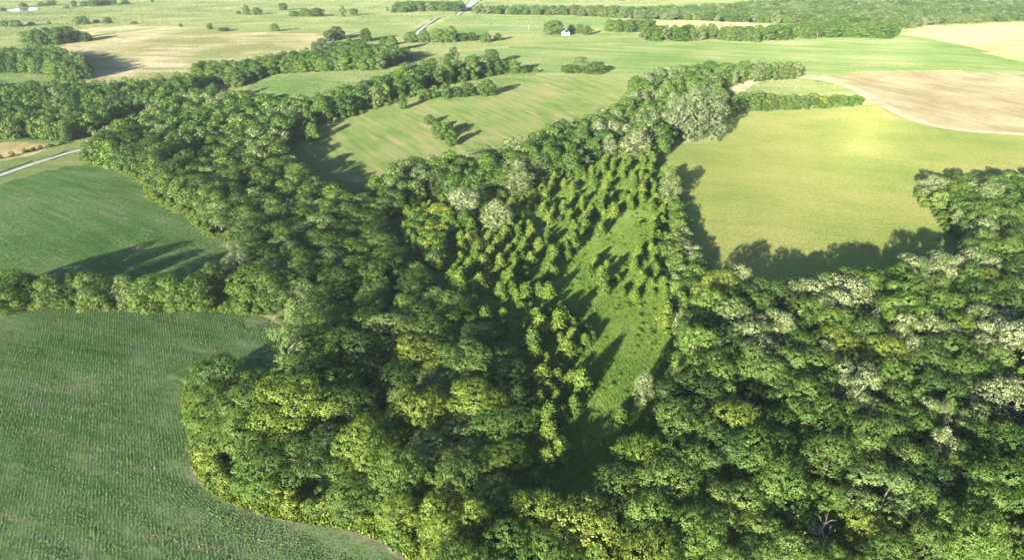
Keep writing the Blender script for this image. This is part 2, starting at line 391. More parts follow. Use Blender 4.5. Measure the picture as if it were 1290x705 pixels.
# ------------------------------------------------------------------ ground sheet
def graded(a, b, fine_a, fine_b, s0, grow):
    v = list(np.arange(fine_a, fine_b + s0, s0)); s = s0
    while v[-1] < b: s *= grow; v.append(v[-1] + s)
    s = s0
    while v[0] > a: s *= grow; v.insert(0, v[0] - s)
    return np.array(v)
gx = graded(-5000, 5000, -450, 450, 6, 1.12); gy = graded(-600, 6000, 60, 800, 6, 1.06)
GX, GY = np.meshgrid(gx, gy); nx, ny = len(gx), len(gy)
idx = np.arange(nx * ny).reshape(ny, nx)
gf = np.stack([idx[:-1, :-1], idx[:-1, 1:], idx[1:, 1:], idx[1:, :-1]], -1).reshape(-1, 4)
link('ground', mesh_np('ground', np.stack([GX, GY, height(GX, GY)], -1).reshape(-1, 3), gf, FIELDS['pasture'][0], smooth_=True), kind='structure')

def lift_at(y, layer): return layer * (.05 + .00022 * np.maximum(0, y))
def sheet(name, P, mat, layer, step=None, **props):
    """A field or track laid on the terrain: its outline and an inner lattice, triangulated."""
    d = float(np.hypot(*P.mean(0))); step = step or max(6.0, d * .016)
    B = dens(P, step); x0, y0 = B.min(0); x1, y1 = B.max(0)
    X, Y = np.meshgrid(np.arange(x0, x1, step), np.arange(y0, y1, step)); X, Y = X.ravel(), Y.ravel()
    k = inside(P, X, Y); X, Y = X[k], Y[k]; k = edge_dist(P, X, Y) > step * .4; X, Y = X[k], Y[k]
    pts = [Vector(p) for p in B] + [Vector(p) for p in zip(X, Y)]
    n = len(B); r = delaunay_2d_cdt(pts, [(i, (i + 1) % n) for i in range(n)], [], 1, 1e-4)
    V = np.array([(v.x, v.y) for v in r[0]]); F = np.array([f for f in r[2] if len(f) == 3])
    if not len(F): return None
    Z = height(V[:, 0], V[:, 1]) + lift_at(V[:, 1], layer)
    return link(name, mesh_np(name, np.column_stack([V, Z]), F, mat, smooth_=True), kind='structure', **props)
def strip(P, wd):
    """A ribbon outline of width wd (number or per-point) along a world polyline."""
    P = smooth(np.asarray(P), 2, False); d = unit(np.gradient(P, axis=0)); n = np.column_stack([-d[:, 1], d[:, 0]])
    h = np.interp(np.linspace(0, 1, len(P)), np.linspace(0, 1, len(np.atleast_1d(wd))), np.atleast_1d(wd))[:, None] / 2
    return np.vstack([P + n * h, (P - n * h)[::-1]])

BEAN_EDGE = [(342, 404), (364, 418), (372, 442), (350, 464), (300, 476), (245, 478), (232, 492), (238, 520), (246, 560), (248, 590), (262, 612), (290, 630), (330, 645), (380, 655), (440, 663), (490, 680), (520, 702), (540, 730)]
NEAR_BEAN = smooth(poly([(-260, 400), (-60, 392), (0, 390), (100, 386), (200, 389), (285, 393), (320, 396)] + BEAN_EDGE + [(560, 790), (-60, 800), (-330, 640)]), 1)
HILL_BEAN = smooth(poly([(-160, 262), (-40, 242), (0, 233), (60, 215), (100, 208), (140, 212), (183, 230), (190, 252), (205, 263), (240, 273), (262, 297), (288, 305), (290, 345), (270, 366), (150, 371), (0, 372), (-160, 374)]), 1)
STRIP = smooth(poly([(368, 188), (385, 173), (440, 150), (500, 131), (560, 112), (620, 101), (690, 95), (785, 96), (797, 130), (800, 150), (700, 172), (640, 195), (560, 213), (500, 222), (440, 232), (390, 228)]), 1)
HAY = poly([(905, 148), (1000, 141), (1085, 135), (1110, 128), (1145, 147), (1185, 164), (1290, 170), (1450, 184), (1450, 262), (1230, 262), (1180, 300), (1205, 345), (1150, 360), (1000, 370), (880, 372), (845, 300), (835, 250), (835, 215), (850, 188), (890, 182), (918, 160)])
STUB = smooth(poly([(985, 98), (1060, 93), (1180, 90), (1290, 94), (1450, 101), (1450, 182), (1290, 169), (1185, 163), (1130, 144), (1077, 112), (1030, 100)]), 1)
TRACK = strip(poly([(925, 116), (945, 103), (985, 97), (1035, 100), (1078, 112), (1132, 145), (1187, 164), (1290, 170), (1450, 184)]), [16, 14, 14, 12, 10, 9, 8, 8, 8])
TANHILL = smooth(poly([(66, 74), (90, 48), (100, 36), (150, 33), (260, 38), (350, 43), (412, 44), (420, 56), (400, 70), (330, 84), (260, 96), (150, 104), (90, 110)]), 1)
WEDGE = smooth(poly([(318, 106), (345, 96), (420, 92), (470, 93), (482, 100), (440, 122), (400, 132), (330, 132)]), 1)
WHEAT = smooth(poly([(1128, 44), (1180, 34), (1290, 30), (1450, 28), (1450, 98), (1290, 80), (1240, 66), (1205, 55), (1160, 47)]), 1)
CROP = smooth(poly([(495, 78), (540, 70), (640, 60), (760, 59), (900, 56), (1050, 48), (1125, 45), (1160, 47), (1205, 56), (1240, 66), (1290, 81), (1450, 99), (1450, 101), (1290, 94), (1180, 90), (1060, 93), (985, 98), (900, 95), (790, 94), (690, 94), (600, 96), (520, 92)]), 1)
GREEN = smooth(poly([(526, 48), (560, 28), (592, 20), (720, 21), (790, 27), (770, 36), (690, 37), (620, 38), (618, 46), (560, 50)]), 1)
FARWHEAT = smooth(poly([(800, 31), (835, 27), (970, 32), (985, 38), (900, 39), (812, 36)]), 1)
LEFTGREEN = smooth(poly([(-60, 98), (0, 96), (40, 96), (70, 106), (90, 114), (40, 122), (-60, 124)]), 1)
LEFTTAN = smooth(poly([(-60, 182), (0, 180), (50, 180), (63, 186), (40, 197), (0, 204), (-60, 214)]), 1)
CLEAR = smooth(poly([(664, 655), (658, 590), (655, 548), (655, 505), (628, 455), (600, 405), (560, 350), (545, 310), (585, 280), (640, 255), (720, 225), (770, 195), (805, 186), (838, 205), (832, 260), (842, 310), (832, 350), (842, 400), (846, 455), (846, 505), (812, 575), (760, 640), (700, 655)]), 1)
CEDARS_WEST = poly([(482, 268), (560, 254), (604, 260), (580, 300), (556, 350), (510, 328), (486, 296)])
for nm, P, mt, ly in [('hill_bean_field', HILL_BEAN, 'hill bean', 1), ('strip_crop_field', STRIP, 'strip crop', 1), ('hay_field', HAY, 'hay', 1), ('stubble_field', STUB, 'stubble', 2),
                      ('dirt_track', TRACK, 'track', 3), ('tan_hill_field', TANHILL, 'tan hill', 1), ('small_green_field', WEDGE, 'green crop', 1), ('wheat_field', WHEAT, 'wheat', 2), ('green_crop_field', CROP, 'green crop', 1),
                      ('far_green_field', GREEN, 'green crop', 1), ('far_wheat_field', FARWHEAT, 'wheat', 1), ('creek_green_field', LEFTGREEN, 'green crop', 1), ('creek_stubble_field', LEFTTAN, 'stubble', 1), ('clearing_ground', CLEAR, 'clearing', 1),
                      ('near_bean_field', NEAR_BEAN, 'near bean', 1)]:
    sheet(nm, P, FIELDS[mt][0], ly)
sheet('bare_headland', strip(poly([(246, 478), (236, 494), (241, 522), (249, 561), (251, 590), (265, 612), (292, 630), (331, 645), (381, 655), (440, 662), (490, 679), (520, 701), (540, 729)]), [1.5, 3, 2.2, 4.5, 5.5, 3.5, 2.6, 3, 2.4, 4, 5.5, 3, 4]), FIELDS['headland'][0], 2, step=2.5)
ROADS = []
for nm, pts, wd in [('gravel_road', [(-70, 246), (0, 222), (45, 206), (75, 197), (100, 190), (135, 178)], [4]),
                    ('gravel_road', [(402, 66), (412, 56), (425, 49), (436, 44), (450, 41)], [4.5]),
                    ('gravel_road', [(523, 46), (533, 36), (542, 29), (552, 22), (570, 20)], [5]),
                    ('gravel_road', [(576, 20), (585, 13), (594, 6), (600, 0), (612, -6)], [6, 9, 26, 40]),
                    ('farm_lane', [(625, 39), (660, 38.5), (690, 38.5), (706, 41)], [4])]:
    P = strip(poly(pts), wd); ROADS.append(P); sheet(nm, P, GRAVEL, 3, step=6)
m = new_mat('pond water'); nt = m.node_tree; p = nt.nodes.new('ShaderNodeBsdfPrincipled'); p.inputs['Base Color'].default_value = (.05, .07, .08, 1); p.inputs['Roughness'].default_value = .08
g_ = nt.nodes.new('ShaderNodeNewGeometry'); b_ = nt.nodes.new('ShaderNodeBump'); b_.inputs['Strength'].default_value = .05; nt.links.new(noise(nt, g_.outputs['Position'], .6), b_.inputs['Height']); nt.links.new(b_.outputs[0], p.inputs['Normal'])
nt.links.new(p.outputs[0], nt.nodes.new('ShaderNodeOutputMaterial').inputs[0])
POND = smooth(poly([(6, 15), (14, 12.4), (30, 11), (47, 10.4), (50, 13), (40, 14.5), (20, 15.8)]), 1)
sheet('pond_water', POND, m, 3, step=8)

# ------------------------------------------------------------------ trees: where each one stands
TREES = []     # dicts x y h r sp(ecies) shape
def add_tree(x, y, h, r, sp, shape=None, role='wood', label=None, z0=0.0):
    TREES.append(dict(x=float(x), y=float(y), h=float(h), r=float(r), sp=sp, shape=shape, role=role, label=label)); return TREES[-1]
def slant(x, y): return float(CP * y + SP * CAM_H)
def by_base(px, py, hp, wp, sp, shape=None, role='field', label=None):
    """A tree whose foot is at pixel (px, py), hp pixels tall and wp wide."""
    x, y = (float(v[0]) for v in spot(px, py)); s = slant(x, y); dep = math.atan2(CAM_H, y)
    return add_tree(x, y, hp / FPX * s / math.cos(dep) * .97, wp / 2 / FPX * s, sp, shape, role, label)
def by_crown(cx, cy, wp, h, sp, shape=None, role='wood', label=None):
    """A tree in the wood whose crown is centred on pixel (cx, cy), wp pixels wide, h metres tall."""
    x, y = (float(v[0]) for v in spot(cx, cy, h * .62)); r = wp / 2 / FPX * slant(x, y); return add_tree(x, y, min(h, 3.3 * r), r, sp, shape, role, label)

# trees that stand out in the wood
by_crown(372, 505, 100, 17, 'lime', ('broad', 0), label='large yellow-green tree with a spreading crown behind the bean field corner')
by_crown(362, 432, 58, 18, 'pale', ('open', 0), label='pale open-crowned tree with bare limbs beside the inlet of the bean field')
by_crown(297, 322, 38, 15, 'grey', ('open', 1), label='silvery half-bare tree at the end of the hedgerow between two bean fields')
by_crown(455, 560, 62, 15, 'lime', ('dome', 1), label='lime green tree with drooping crown deep in the lobe of wood')
by_crown(525, 512, 70, 13, 'lime', ('flat', 0), label='bright lime tree in the middle of the wood before the clearing')
by_crown(598, 500, 64, 12, 'lime', ('broad', 1), label='lime tree beside the dark foot of the clearing')
by_crown(585, 452, 68, 13, 'olive', ('flat', 1), label='olive flat-topped tree west of the clearing foot')
by_crown(275, 470, 62, 15, 'dark', ('dome', 0), label='dark green tree in the bean field lobe nosing into the crop')
by_crown(560, 672, 62, 12, 'lime', ('tall', 0), label='yellow-lime tree on the curved verge of the bean field')
by_crown(600, 655, 52, 12, 'lime', ('dome', 2), label='lime tree just inside the curved verge of the bean field')
by_crown(640, 690, 62, 14, 'mid', ('dome', 1), label='rounded mid green tree behind the lime verge trees')
by_crown(545, 640, 48, 11, 'lime', ('bush', 0), label='low yellow-lime tree on the curved bean field verge')
by_crown(505, 590, 60, 14, 'mid', ('dome', 0), label='mid green dome between the drooping lime tree and the verge')
by_crown(800, 178, 44, 17, 'flower', ('dome', 1), label='rounded cream-topped tree at the head of the clearing')
by_crown(768, 182, 26, 14, 'flower', ('tall', 0), label='slim cream-topped tree beside the big cream dome at the clearing head')
for cx, cy, wp, sh, lb in [(1052, 370, 66, ('flat', 0), 'wide cream-blossomed tree beneath the hay field shade'), (1052, 388, 44, ('broad', 0), 'cream-blossomed tree tucked below the widest cream crown'),
                           (932, 345, 30, ('dome', 0), 'cream tree at the inner corner of the hay field'), (948, 424, 46, ('flat', 1), 'cream-flecked tree down the slope from the hay field corner'),
                           (956, 446, 46, ('broad', 1), 'cream tree lowest of the flecked trio below the hay field corner'), (975, 415, 50, ('flat', 0), 'broad cream-dusted tree of the flecked trio below the hay field corner'),
                           (1105, 392, 24, ('tall', 0), 'small cream-tipped tree east of the widest cream crown'), (1136, 420, 40, ('flat', 1), 'cream-topped tree in mid slope of the wood'),
                           (1150, 440, 36, ('dome', 2), 'cream-topped tree hard below another in mid slope'), (1042, 442, 34, ('broad', 0), 'cream crown standing alone in a dark gap'),
                           (1224, 328, 36, ('dome', 0), 'cream-topped tree near the notch of the hay field'), (1268, 425, 56, ('flat', 0), 'cream-flushed tree on the outer slope of the wood'),
                           (1240, 436, 34, ('broad', 1), 'smaller cream-flushed tree beside the outer one'), (1078, 482, 52, ('flat', 1), 'cream-washed flat crown halfway down the wood'),
                           (1085, 508, 40, ('flat', 0), 'cream-washed crown just under the halfway flat crown'), (1190, 555, 40, ('broad', 0), 'pale cream tree in the lower wood'),
                           (1172, 700, 30, ('dome', 1), 'cream tree on the bottom edge of the picture'), (862, 390, 22, ('tall', 1), 'thin cream-tipped tree on the clearing rim'),
                           (845, 232, 34, ('dome', 2), 'pinkish cream tree on the strip between clearing and hay field'), (812, 472, 30, ('dome', 0), 'small cream tree alone at the grassy edge of the clearing'),
                           (1195, 575, 30, ('broad', 1), 'cream-patched tree in shade of the lower wood'), (1182, 515, 38, ('flat', 1), 'thin cream crown amid the dark lower slope'),
                           (628, 268, 40, ('dome', 1), 'cream-tufted tree where the creek wood meets the cedars'), (585, 250, 40, ('broad', 1), 'cream-tufted tree in the creek wood behind the cedars'),
                           (600, 200, 36, ('dome', 0), 'cream-tufted tree on the strip field side of the creek wood'), (655, 225, 36, ('dome', 2), 'round cream-tufted tree above the cedar rows')]:
    by_crown(cx, cy, wp, 16, 'flower', sh, label=lb)
for px, py, hp, wp, sh, lb in [(870, 176, 62, 44, ('tall', 0), 'tall silvery willow-like tree at the hay field corner'), (893, 174, 56, 40, ('tall', 1), 'silvery tall tree with pale stems jutting into the hay field'), (848, 178, 58, 38, ('open', 0), 'silvery tall tree behind the pair at the hay field corner')]:
    by_base(px, py, hp, wp, 'grey', sh, 'wood', lb)
# hedgerow between the two bean fields
for px, py, hp, wp, sp, sh, lb in [(16, 388, 54, 52, 'mid', ('dome', 0), 'hedgerow tree by the hill bean field, at the outer end of the row'), (68, 385, 42, 44, 'olive', ('dome', 2), 'low olive hedgerow tree, second from the outer end of the row'),
                                   (122, 388, 52, 50, 'olive', ('broad', 0), 'tall olive hedgerow tree between the two bean fields'), (164, 384, 44, 30, 'pale', ('tall', 1), 'slim pale hedgerow tree with a hanging crown'),
                                   (190, 388, 46, 42, 'mid', ('dome', 1), 'green hedgerow tree just past the slim pale one'), (222, 387, 48, 44, 'mid', ('broad', 1), 'mid green hedgerow tree with a broad shadow on the hill bean field'),
                                   (252, 388, 48, 40, 'mid', ('dome', 0), 'hedgerow tree next to the dark one at the wood corner'), (272, 376, 50, 34, 'dark', ('dome', 2), 'dark hedgerow tree where the row meets the wood'),
                                   (-30, 390, 54, 56, 'mid', ('dome', 1), None), (44, 379, 40, 36, 'dark', ('dome', 1), 'dark tree in the hedgerow behind the low olive one'), (96, 378, 40, 36, 'dark', ('dome', 0), 'dark tree in the hedgerow between two olive trees')]:
    by_base(px, py, hp * .86, wp * .95, sp, sh, 'wood', lb)
# field trees: foot pixel, height and width in pixels
FIELD = [(86, 51, 18, 22, 'dark'), (100, 53, 14, 20, 'mid'), (48, 58, 20, 22, 'mid'), (60, 58, 22, 20, 'dark'), (75, 57, 22, 24, 'dark'), (36, 56, 16, 18, 'mid'), (110, 53, 12, 14, 'dark'),
         (104, 32, 11, 18, 'mid'), (137, 31, 9, 9, 'dark'), (6, 35, 9, 12, 'mid'), (20, 35, 10, 16, 'mid'), (40, 33, 5, 7, 'mid'), (62, 32, 5, 5, 'mid'), (228, 35, 5, 5, 'mid'), (122, 30, 5, 7, 'mid'), (170, 32, 5, 8, 'olive'),
         (30, 10, 6, 10, 'mid'), (53, 9, 6, 9, 'mid'), (66, 8, 8, 14, 'mid'), (94, 10, 9, 7, 'mid'), (84, 12, 5, 9, 'olive'), (108, 9, 7, 12, 'mid'), (118, 9, 9, 14, 'mid'), (130, 8, 9, 16, 'dark'), (142, 6, 6, 10, 'mid'), (158, 6, 6, 10, 'dark'), (4, 15, 5, 9, 'mid'), (192, 4, 6, 4, 'mid'),
         (265, 38, 8, 8, 'mid'), (282, 40, 5, 16, 'olive'), (347, 40, 10, 11, 'olive'), (301, 19, 5, 6, 'mid'), (311, 20, 13, 10, 'pale'), (324, 20, 10, 12, 'mid'), (357, 14, 10, 13, 'dark'), (371, 22, 8, 14, 'olive'), (385, 22, 11, 16, 'olive'), (400, 22, 11, 18, 'dark'),
         (432, 22, 14, 10, 'pale'), (446, 20, 9, 12, 'mid'), (488, 15, 6, 4, 'mid'), (496, 17, 6, 8, 'dark'), (506, 17, 8, 12, 'pale'),
         (425, 50, 16, 16, 'dark'), (414, 53, 14, 12, 'dark'), (405, 58, 10, 11, 'dark'), (396, 61, 8, 9, 'mid'),
         (461, 53, 16, 17, 'dark'), (450, 62, 12, 20, 'dark'), (438, 66, 12, 20, 'dark'), (440, 54, 8, 8, 'mid'), (495, 66, 20, 17, 'mid'), (484, 60, 12, 14, 'mid'), (478, 68, 12, 14, 'mid'), (468, 72, 10, 16, 'dark'),
         (518, 54, 14, 18, 'mid'), (534, 54, 15, 16, 'mid'), (552, 54, 17, 18, 'olive'), (567, 54, 20, 20, 'mid'), (582, 52, 10, 16, 'dark'), (594, 52, 11, 14, 'dark'), (612, 54, 12, 15, 'olive'), (627, 52, 10, 10, 'mid'),
         (572, 82, 22, 13, 'dark'), (565, 86, 18, 12, 'dark'), (620, 82, 20, 18, 'dark'), (646, 93, 18, 18, 'mid'), (660, 93, 7, 9, 'mid'), (675, 92, 6, 8, 'olive'),
         (720, 92, 10, 24, 'olive'), (730, 91, 20, 20, 'pale'), (752, 93, 14, 26, 'olive'), (740, 93, 9, 16, 'olive'), (713, 92, 8, 12, 'olive'),
         (697, 45, 19, 24, 'olive'), (730, 43, 12, 12, 'olive'), (740, 45, 12, 10, 'mid'), (720, 41, 9, 10, 'dark'),
         (508, 138, 20, 12, 'mid'), (562, 125, 22, 13, 'mid'), (590, 122, 18, 20, 'dark'), (613, 121, 20, 20, 'mid'), (534, 126, 14, 16, 'mid'), (547, 124, 16, 14, 'mid'), (575, 123, 14, 13, 'dark'),
         (550, 165, 14, 14, 'mid'), (541, 157, 12, 12, 'mid'), (558, 176, 20, 20, 'mid'), (570, 184, 20, 18, 'mid'), (564, 168, 14, 13, 'olive'),
         (395, 178, 24, 16, 'mid'), (383, 176, 16, 14, 'mid')]
def nearby(px, py):
    best = None
    for (lx, ly, txt) in FLM:
        d = math.hypot(px - lx, (py - ly) * 2.2)
        if best is None or d < best[0]: best = (d, lx, ly, txt)
    return best
for px, py, hp, wp, c in FIELD:
    by_base(px, py, hp, wp, c, None, 'field')

# woods: world outlines, filled with trees at spacings that follow their crowns
def zone(pts): return poly(pts)
WOODS = [  # outline, crown radius range, height range, species weights
    ('right', zone([(556, 705), (600, 680), (640, 690), (668, 668), (700, 660), (760, 645), (815, 580), (852, 510), (860, 450), (860, 400), (868, 400), (892, 345, 10), (930, 345, 14), (1000, 338, 14), (1060, 333, 14), (1130, 328, 14), (1195, 322, 12),
                    (1215, 318), (1210, 302), (1185, 278), (1158, 248), (1172, 216, 14), (1200, 212, 14), (1245, 220, 14), (1290, 216, 14), (1400, 216, 14), (1420, 500), (1400, 760), (560, 780)]), (2.6, 6.9), (8, 17), dict(mid=3.8, dark=1.8, olive=2.6, lime=1.1, flower=2.2, pale=.4)),
    ('lobe', zone([(248, 495), (250, 530), (262, 585), (300, 618), (380, 642), (450, 650), (520, 680), (556, 705), (600, 680), (640, 690), (662, 660), (660, 600), (660, 560), (668, 505), (642, 452), (606, 404), (550, 362), (505, 330), (480, 295), (468, 262), (440, 240, 8), (400, 225, 8), (368, 205, 8), (352, 196), (300, 200), (250, 205), (205, 235), (212, 256), (248, 268), (272, 295), (300, 303), (310, 345), (300, 386), (340, 396), (378, 414), (388, 440), (368, 468), (320, 482), (250, 486)]),
     (2.9, 7.8), (8, 16), dict(dark=2.0, mid=4.0, olive=1.7, lime=.4, pale=.6, flower=.12)),
    ('young', zone([(505, 292), (530, 274), (600, 256), (640, 250), (620, 275), (570, 300), (560, 345), (540, 345)]), (2.2, 4.4), (5, 9), dict(mid=4, lime=2.5, olive=2, pale=.8, flower=.25)),
    ('rim', zone([(846, 215), (838, 240), (846, 290), (838, 330), (848, 400), (868, 400), (895, 335, 8), (872, 292, 8), (858, 250, 7), (853, 212, 7)]), (2.4, 4.6), (5.5, 9), dict(olive=3, mid=2, pale=1, flower=.8)),
    ('creek', zone([(482, 285), (478, 255), (455, 232, 10), (500, 200, 13), (570, 192, 13), (640, 177, 13), (700, 156, 13), (755, 136, 13), (792, 130, 10), (795, 100, 10), (830, 84, 14), (900, 77, 14), (940, 77, 13), (1000, 79, 12), (1022, 92), (1000, 100), (940, 105), (905, 114), (915, 140), (905, 150), (880, 170), (850, 182), (835, 200), (800, 188), (770, 195), (720, 225), (640, 248), (560, 252)]),
     (3.2, 7.4), (9, 17), dict(mid=3.4, dark=2.2, olive=1.2, pale=1.8, grey=.8, flower=.7)),
    ('row', zone([(920, 141), (920, 120, 5), (960, 112, 9), (1000, 115, 9), (1085, 120, 6), (1086, 133), (1000, 139)]), (1.8, 4.6), (3, 9.5), dict(lime=.9, olive=2.5, mid=2, pale=.8)),
    ('north', zone([(185, 228), (140, 212), (108, 204), (115, 195), (180, 165), (200, 150), (245, 128), (280, 130), (330, 143), (370, 147), (420, 133), (470, 119), (505, 106), (545, 95), (600, 90), (640, 93), (560, 110), (500, 128), (440, 147), (400, 158), (372, 180), (350, 196), (300, 200), (250, 205), (205, 235)]),
     (3.8, 8.4), (11, 19), dict(dark=3.2, mid=3.0, olive=1.8, pale=1.8, grey=.25)),
    ('westband', zone([(-60, 178), (0, 177), (60, 177), (85, 180), (120, 172), (170, 155), (130, 152), (100, 150), (0, 150), (-60, 150)]), (4, 6.6), (13, 17), dict(dark=3.4, mid=3, olive=1, pale=.8)),
    ('westband', zone([(-60, 146), (0, 146), (60, 142), (130, 143), (185, 143), (200, 148), (245, 128), (262, 114), (240, 112), (200, 117), (150, 121), (100, 124), (60, 124), (0, 126), (-60, 128)]), (4, 6.6), (13, 18), dict(dark=3.2, mid=2.6, olive=1.2, pale=1.8)),
    ('westband', zone([(-60, 95), (0, 94), (40, 93), (80, 104), (120, 100), (110, 88), (70, 76), (0, 76), (-60, 78)]), (4, 6.6), (13, 18), dict(dark=3, mid=3, olive=1.2, pale=1)),
    ('midband', zone([(240, 100), (255, 90), (290, 92), (330, 86), (400, 75), (430, 66), (470, 70), (520, 76), (480, 90), (420, 91), (345, 95), (318, 104), (300, 112)]), (3.4, 6), (9, 15), dict(dark=2.5, mid=3, olive=1.5, pale=.6)),
    # far woods
    ('far', zone([(500, 17), (540, 15), (580, 16), (582, 12), (520, 12), (500, 13)]), (6, 9), (14, 18), dict(dark=2, mid=2, pale=1)),
    ('far', zone([(596, 18), (620, 19), (720, 21), (790, 25), (900, 29), (1010, 31), (1130, 40), (1180, 32), (1290, 28), (1450, 26), (1450, -12), (1000, -8), (980, 6), (890, 15), (800, 17), (700, 16), (600, 15)]), (5, 10), (10, 17), dict(mid=3, olive=2.5, pale=3, dark=1.2, grey=1.6)),
    ('far', zone([(600, 1), (800, 1.5), (880, 1), (1000, -3), (1000, -14), (600, -10)]), (7, 11), (13, 18), dict(mid=3, dark=2)),
    ('far', zone([(762, 41), (800, 42), (825, 41), (818, 37), (775, 38)]), (5, 8), (12, 16), dict(olive=2, mid=3)),
    ('far', zone([(810, 53), (860, 53), (900, 51), (930, 54), (960, 54), (1000, 50), (1060, 48), (1120, 50), (1128, 44), (1085, 36), (1040, 34), (1000, 44), (960, 49), (900, 47.5), (830, 49)]), (5, 9), (13, 18), dict(mid=3, olive=3, pale=1, dark=.8)),
]
cell = {}
def fits(x, y, r, k=.70):
    for i in range(int(x // 16) - 1, int(x // 16) + 2):
        for j in range(int(y // 16) - 1, int(y // 16) + 2):
            for (a, b, q) in cell.get((i, j), ()):
                if (a - x) ** 2 + (b - y) ** 2 < (k * (q + r)) ** 2: return False
    return True
def occupy(x, y, r): cell.setdefault((int(x // 16), int(y // 16)), []).append((x, y, r))
for t in TREES: occupy(t['x'], t['y'], t['r'])
for cx, cy, h, r in [(1040, 668, 12, 6.5), (1036, 690, 8, 4.0), (945, 512, 11, 4.5), (628, 678, 10, 5)]: occupy(*(float(v[0]) for v in spot(cx, cy, h * .62)), r)
SH_OF = {'flower': [('flat', 0), ('flat', 1), ('broad', 0), ('dome', 1)], 'lime': [('dome', 0), ('broad', 1), ('dome', 2)], 'grey': [('tall', 0), ('open', 0)], 'pale': [('dome', 1), ('open', 1), ('broad', 0), ('tall', 1)]}
GEN = [('dome', 0), ('dome', 1), ('dome', 2), ('broad', 0), ('broad', 1), ('tall', 0), ('tall', 1), ('open', 0)]
for nm, P, rr, hh, sp in WOODS:
    x0, y0 = P.min(0); x1, y1 = P.max(0); area = .5 * abs(np.sum(P[:, 0] * np.roll(P[:, 1], -1) - P[:, 1] * np.roll(P[:, 0], -1)))
    names = list(sp); pw = np.array([sp[n] for n in names], float); pw /= pw.sum()
    ntry = int(min(26000, area / (rr[0] ** 2) * 5)); X = rng.uniform(x0, x1, ntry); Y = rng.uniform(y0, y1, ntry)
    ok = inside(P, X, Y); X, Y = X[ok], Y[ok]; ed_ = edge_dist(P, X, Y); rad = np.sort(rng.uniform(0, 1, len(X)) ** 1.1)[::-1] * (rr[1] - rr[0]) + rr[0]
    for x, y, r, e_ in zip(X, Y, rad, ed_):
        if nm != 'far' and e_ < r * .5: continue
        if nm in ('young', 'row') and rng.uniform() < .5: continue
        if not fits(x, y, r): continue
        occupy(x, y, r); s = names[rng.choice(len(names), p=pw)]
        px, py, _ = pixel(x, y, height(x, y) + 9)
        if nm in ('lobe', 'north') and px < 430 and py < 390 and (s == 'lime' or rng.uniform() < .14): s = 'pale'
        if nm == 'lobe' and py > 590 and px > 480 and rng.uniform() < .7: s = 'lime'
        if nm == 'lobe' and 440 < px < 650 and 450 < py < 570 and rng.uniform() < .35: s = 'lime'
        if nm in ('right', 'lobe') and s == 'flower' and (py > 530 or px < 860): s = 'olive'
        q = (r - rr[0]) / (rr[1] - rr[0]); h = hh[0] + (hh[1] - hh[0]) * (.55 * q + .45 * rng.uniform())
        if nm == 'lobe':
            ed = float(edge_dist(CLEAR, np.array([x]), np.array([y]))[0]); h *= .58 + .42 * min(1, ed / 100)
        opts = SH_OF.get(s) or (GEN + [('flat', 0), ('flat', 1)] * 2 if nm == 'right' else GEN)
        add_tree(x, y, h, r * rng.uniform(1.0, 1.15), s, opts[rng.integers(len(opts))], 'far' if nm == 'far' else 'wood')

# cedars in the clearing: rows of the old planting, thinning into the grass strip
GRASS = poly([(692, 356), (745, 295), (805, 262), (812, 300), (785, 345), (835, 395), (836, 450), (800, 505), (790, 560), (740, 640), (700, 630), (735, 560), (738, 470), (750, 425), (724, 398), (695, 385)])
ROWDIR = unit((np.array(spot(760, 230)) - np.array(spot(700, 470))).ravel()); ROWN = np.array([ROWDIR[1], -ROWDIR[0]])
c0 = CLEAR.mean(0); CED = []
for a in np.arange(-220, 220, 5.2):
    for b in np.arange(-170, 110, 6.0):
        p = c0 + ROWDIR * (a + rng.normal() * 1.6) + ROWN * (b + rng.normal() * 1.3)
        if not (inside(CLEAR, p[0], p[1]) or inside(CEDARS_WEST, p[0], p[1])) or rng.uniform() < .16: continue
        if inside(GRASS, p[0], p[1]) and rng.uniform() > .08: continue
        px, py, _ = pixel(p[0], p[1], height(*p))
        if py > 540 and rng.uniform() < .5: continue
        if not fits(p[0], p[1], 1.7, .68): continue
        r = float(rng.uniform(1.7, 3.9)); occupy(p[0], p[1], r * .92); CED.append((p[0], p[1], r * float(rng.uniform(1.55, 2.35)), r))
# shrubs: skirts of the wood along the crops, scattered ones in the clearing
SHR = []
def along(pts, step, jit, r, prob=1.0, up=0.0):
    P = dens(poly(pts), step, False)
    for p in P:
        q = p + rng.normal(size=2) * jit
        if rng.uniform() < prob: SHR.append((q[0], q[1], float(rng.uniform(*r))))
for _ in range(170):
    q = CLEAR[rng.integers(len(CLEAR))] * (u0 := float(rng.uniform(.1, .95))) + c0 * (1 - u0) + rng.normal(size=2) * 6
    if inside(CLEAR, q[0], q[1]) and not inside(GRASS, q[0], q[1]) and fits(q[0], q[1], 1.6, .6): occupy(q[0], q[1], 1.6); SHR.append((q[0], q[1], float(rng.uniform(1.3, 3.0))))
along([(252, 498), (250, 527), (262, 577), (273, 601), (298, 617), (337, 632), (386, 642), (442, 649), (498, 666), (535, 690), (551, 710)], 3.0, .9, (1.6, 3.0))
along([(262, 505), (258, 545), (275, 590), (330, 622), (400, 636), (470, 648), (520, 668)], 4.0, 1.4, (2.2, 3.6))
along([(0, 386), (60, 384), (120, 385), (200, 386), (290, 388), (335, 396)], 4.2, 1.2, (1.5, 2.6), .85)
along([(186, 232), (196, 254), (238, 268), (265, 292), (295, 302)], 4.5, 1.3, (1.8, 3.0), .9)
along([(112, 206), (150, 213), (183, 228)], 5, 1, (1.6, 2.6), .8)
along([(0, 200), (30, 193), (60, 186), (85, 181)], 5, 1, (1.5, 2.4), .8)
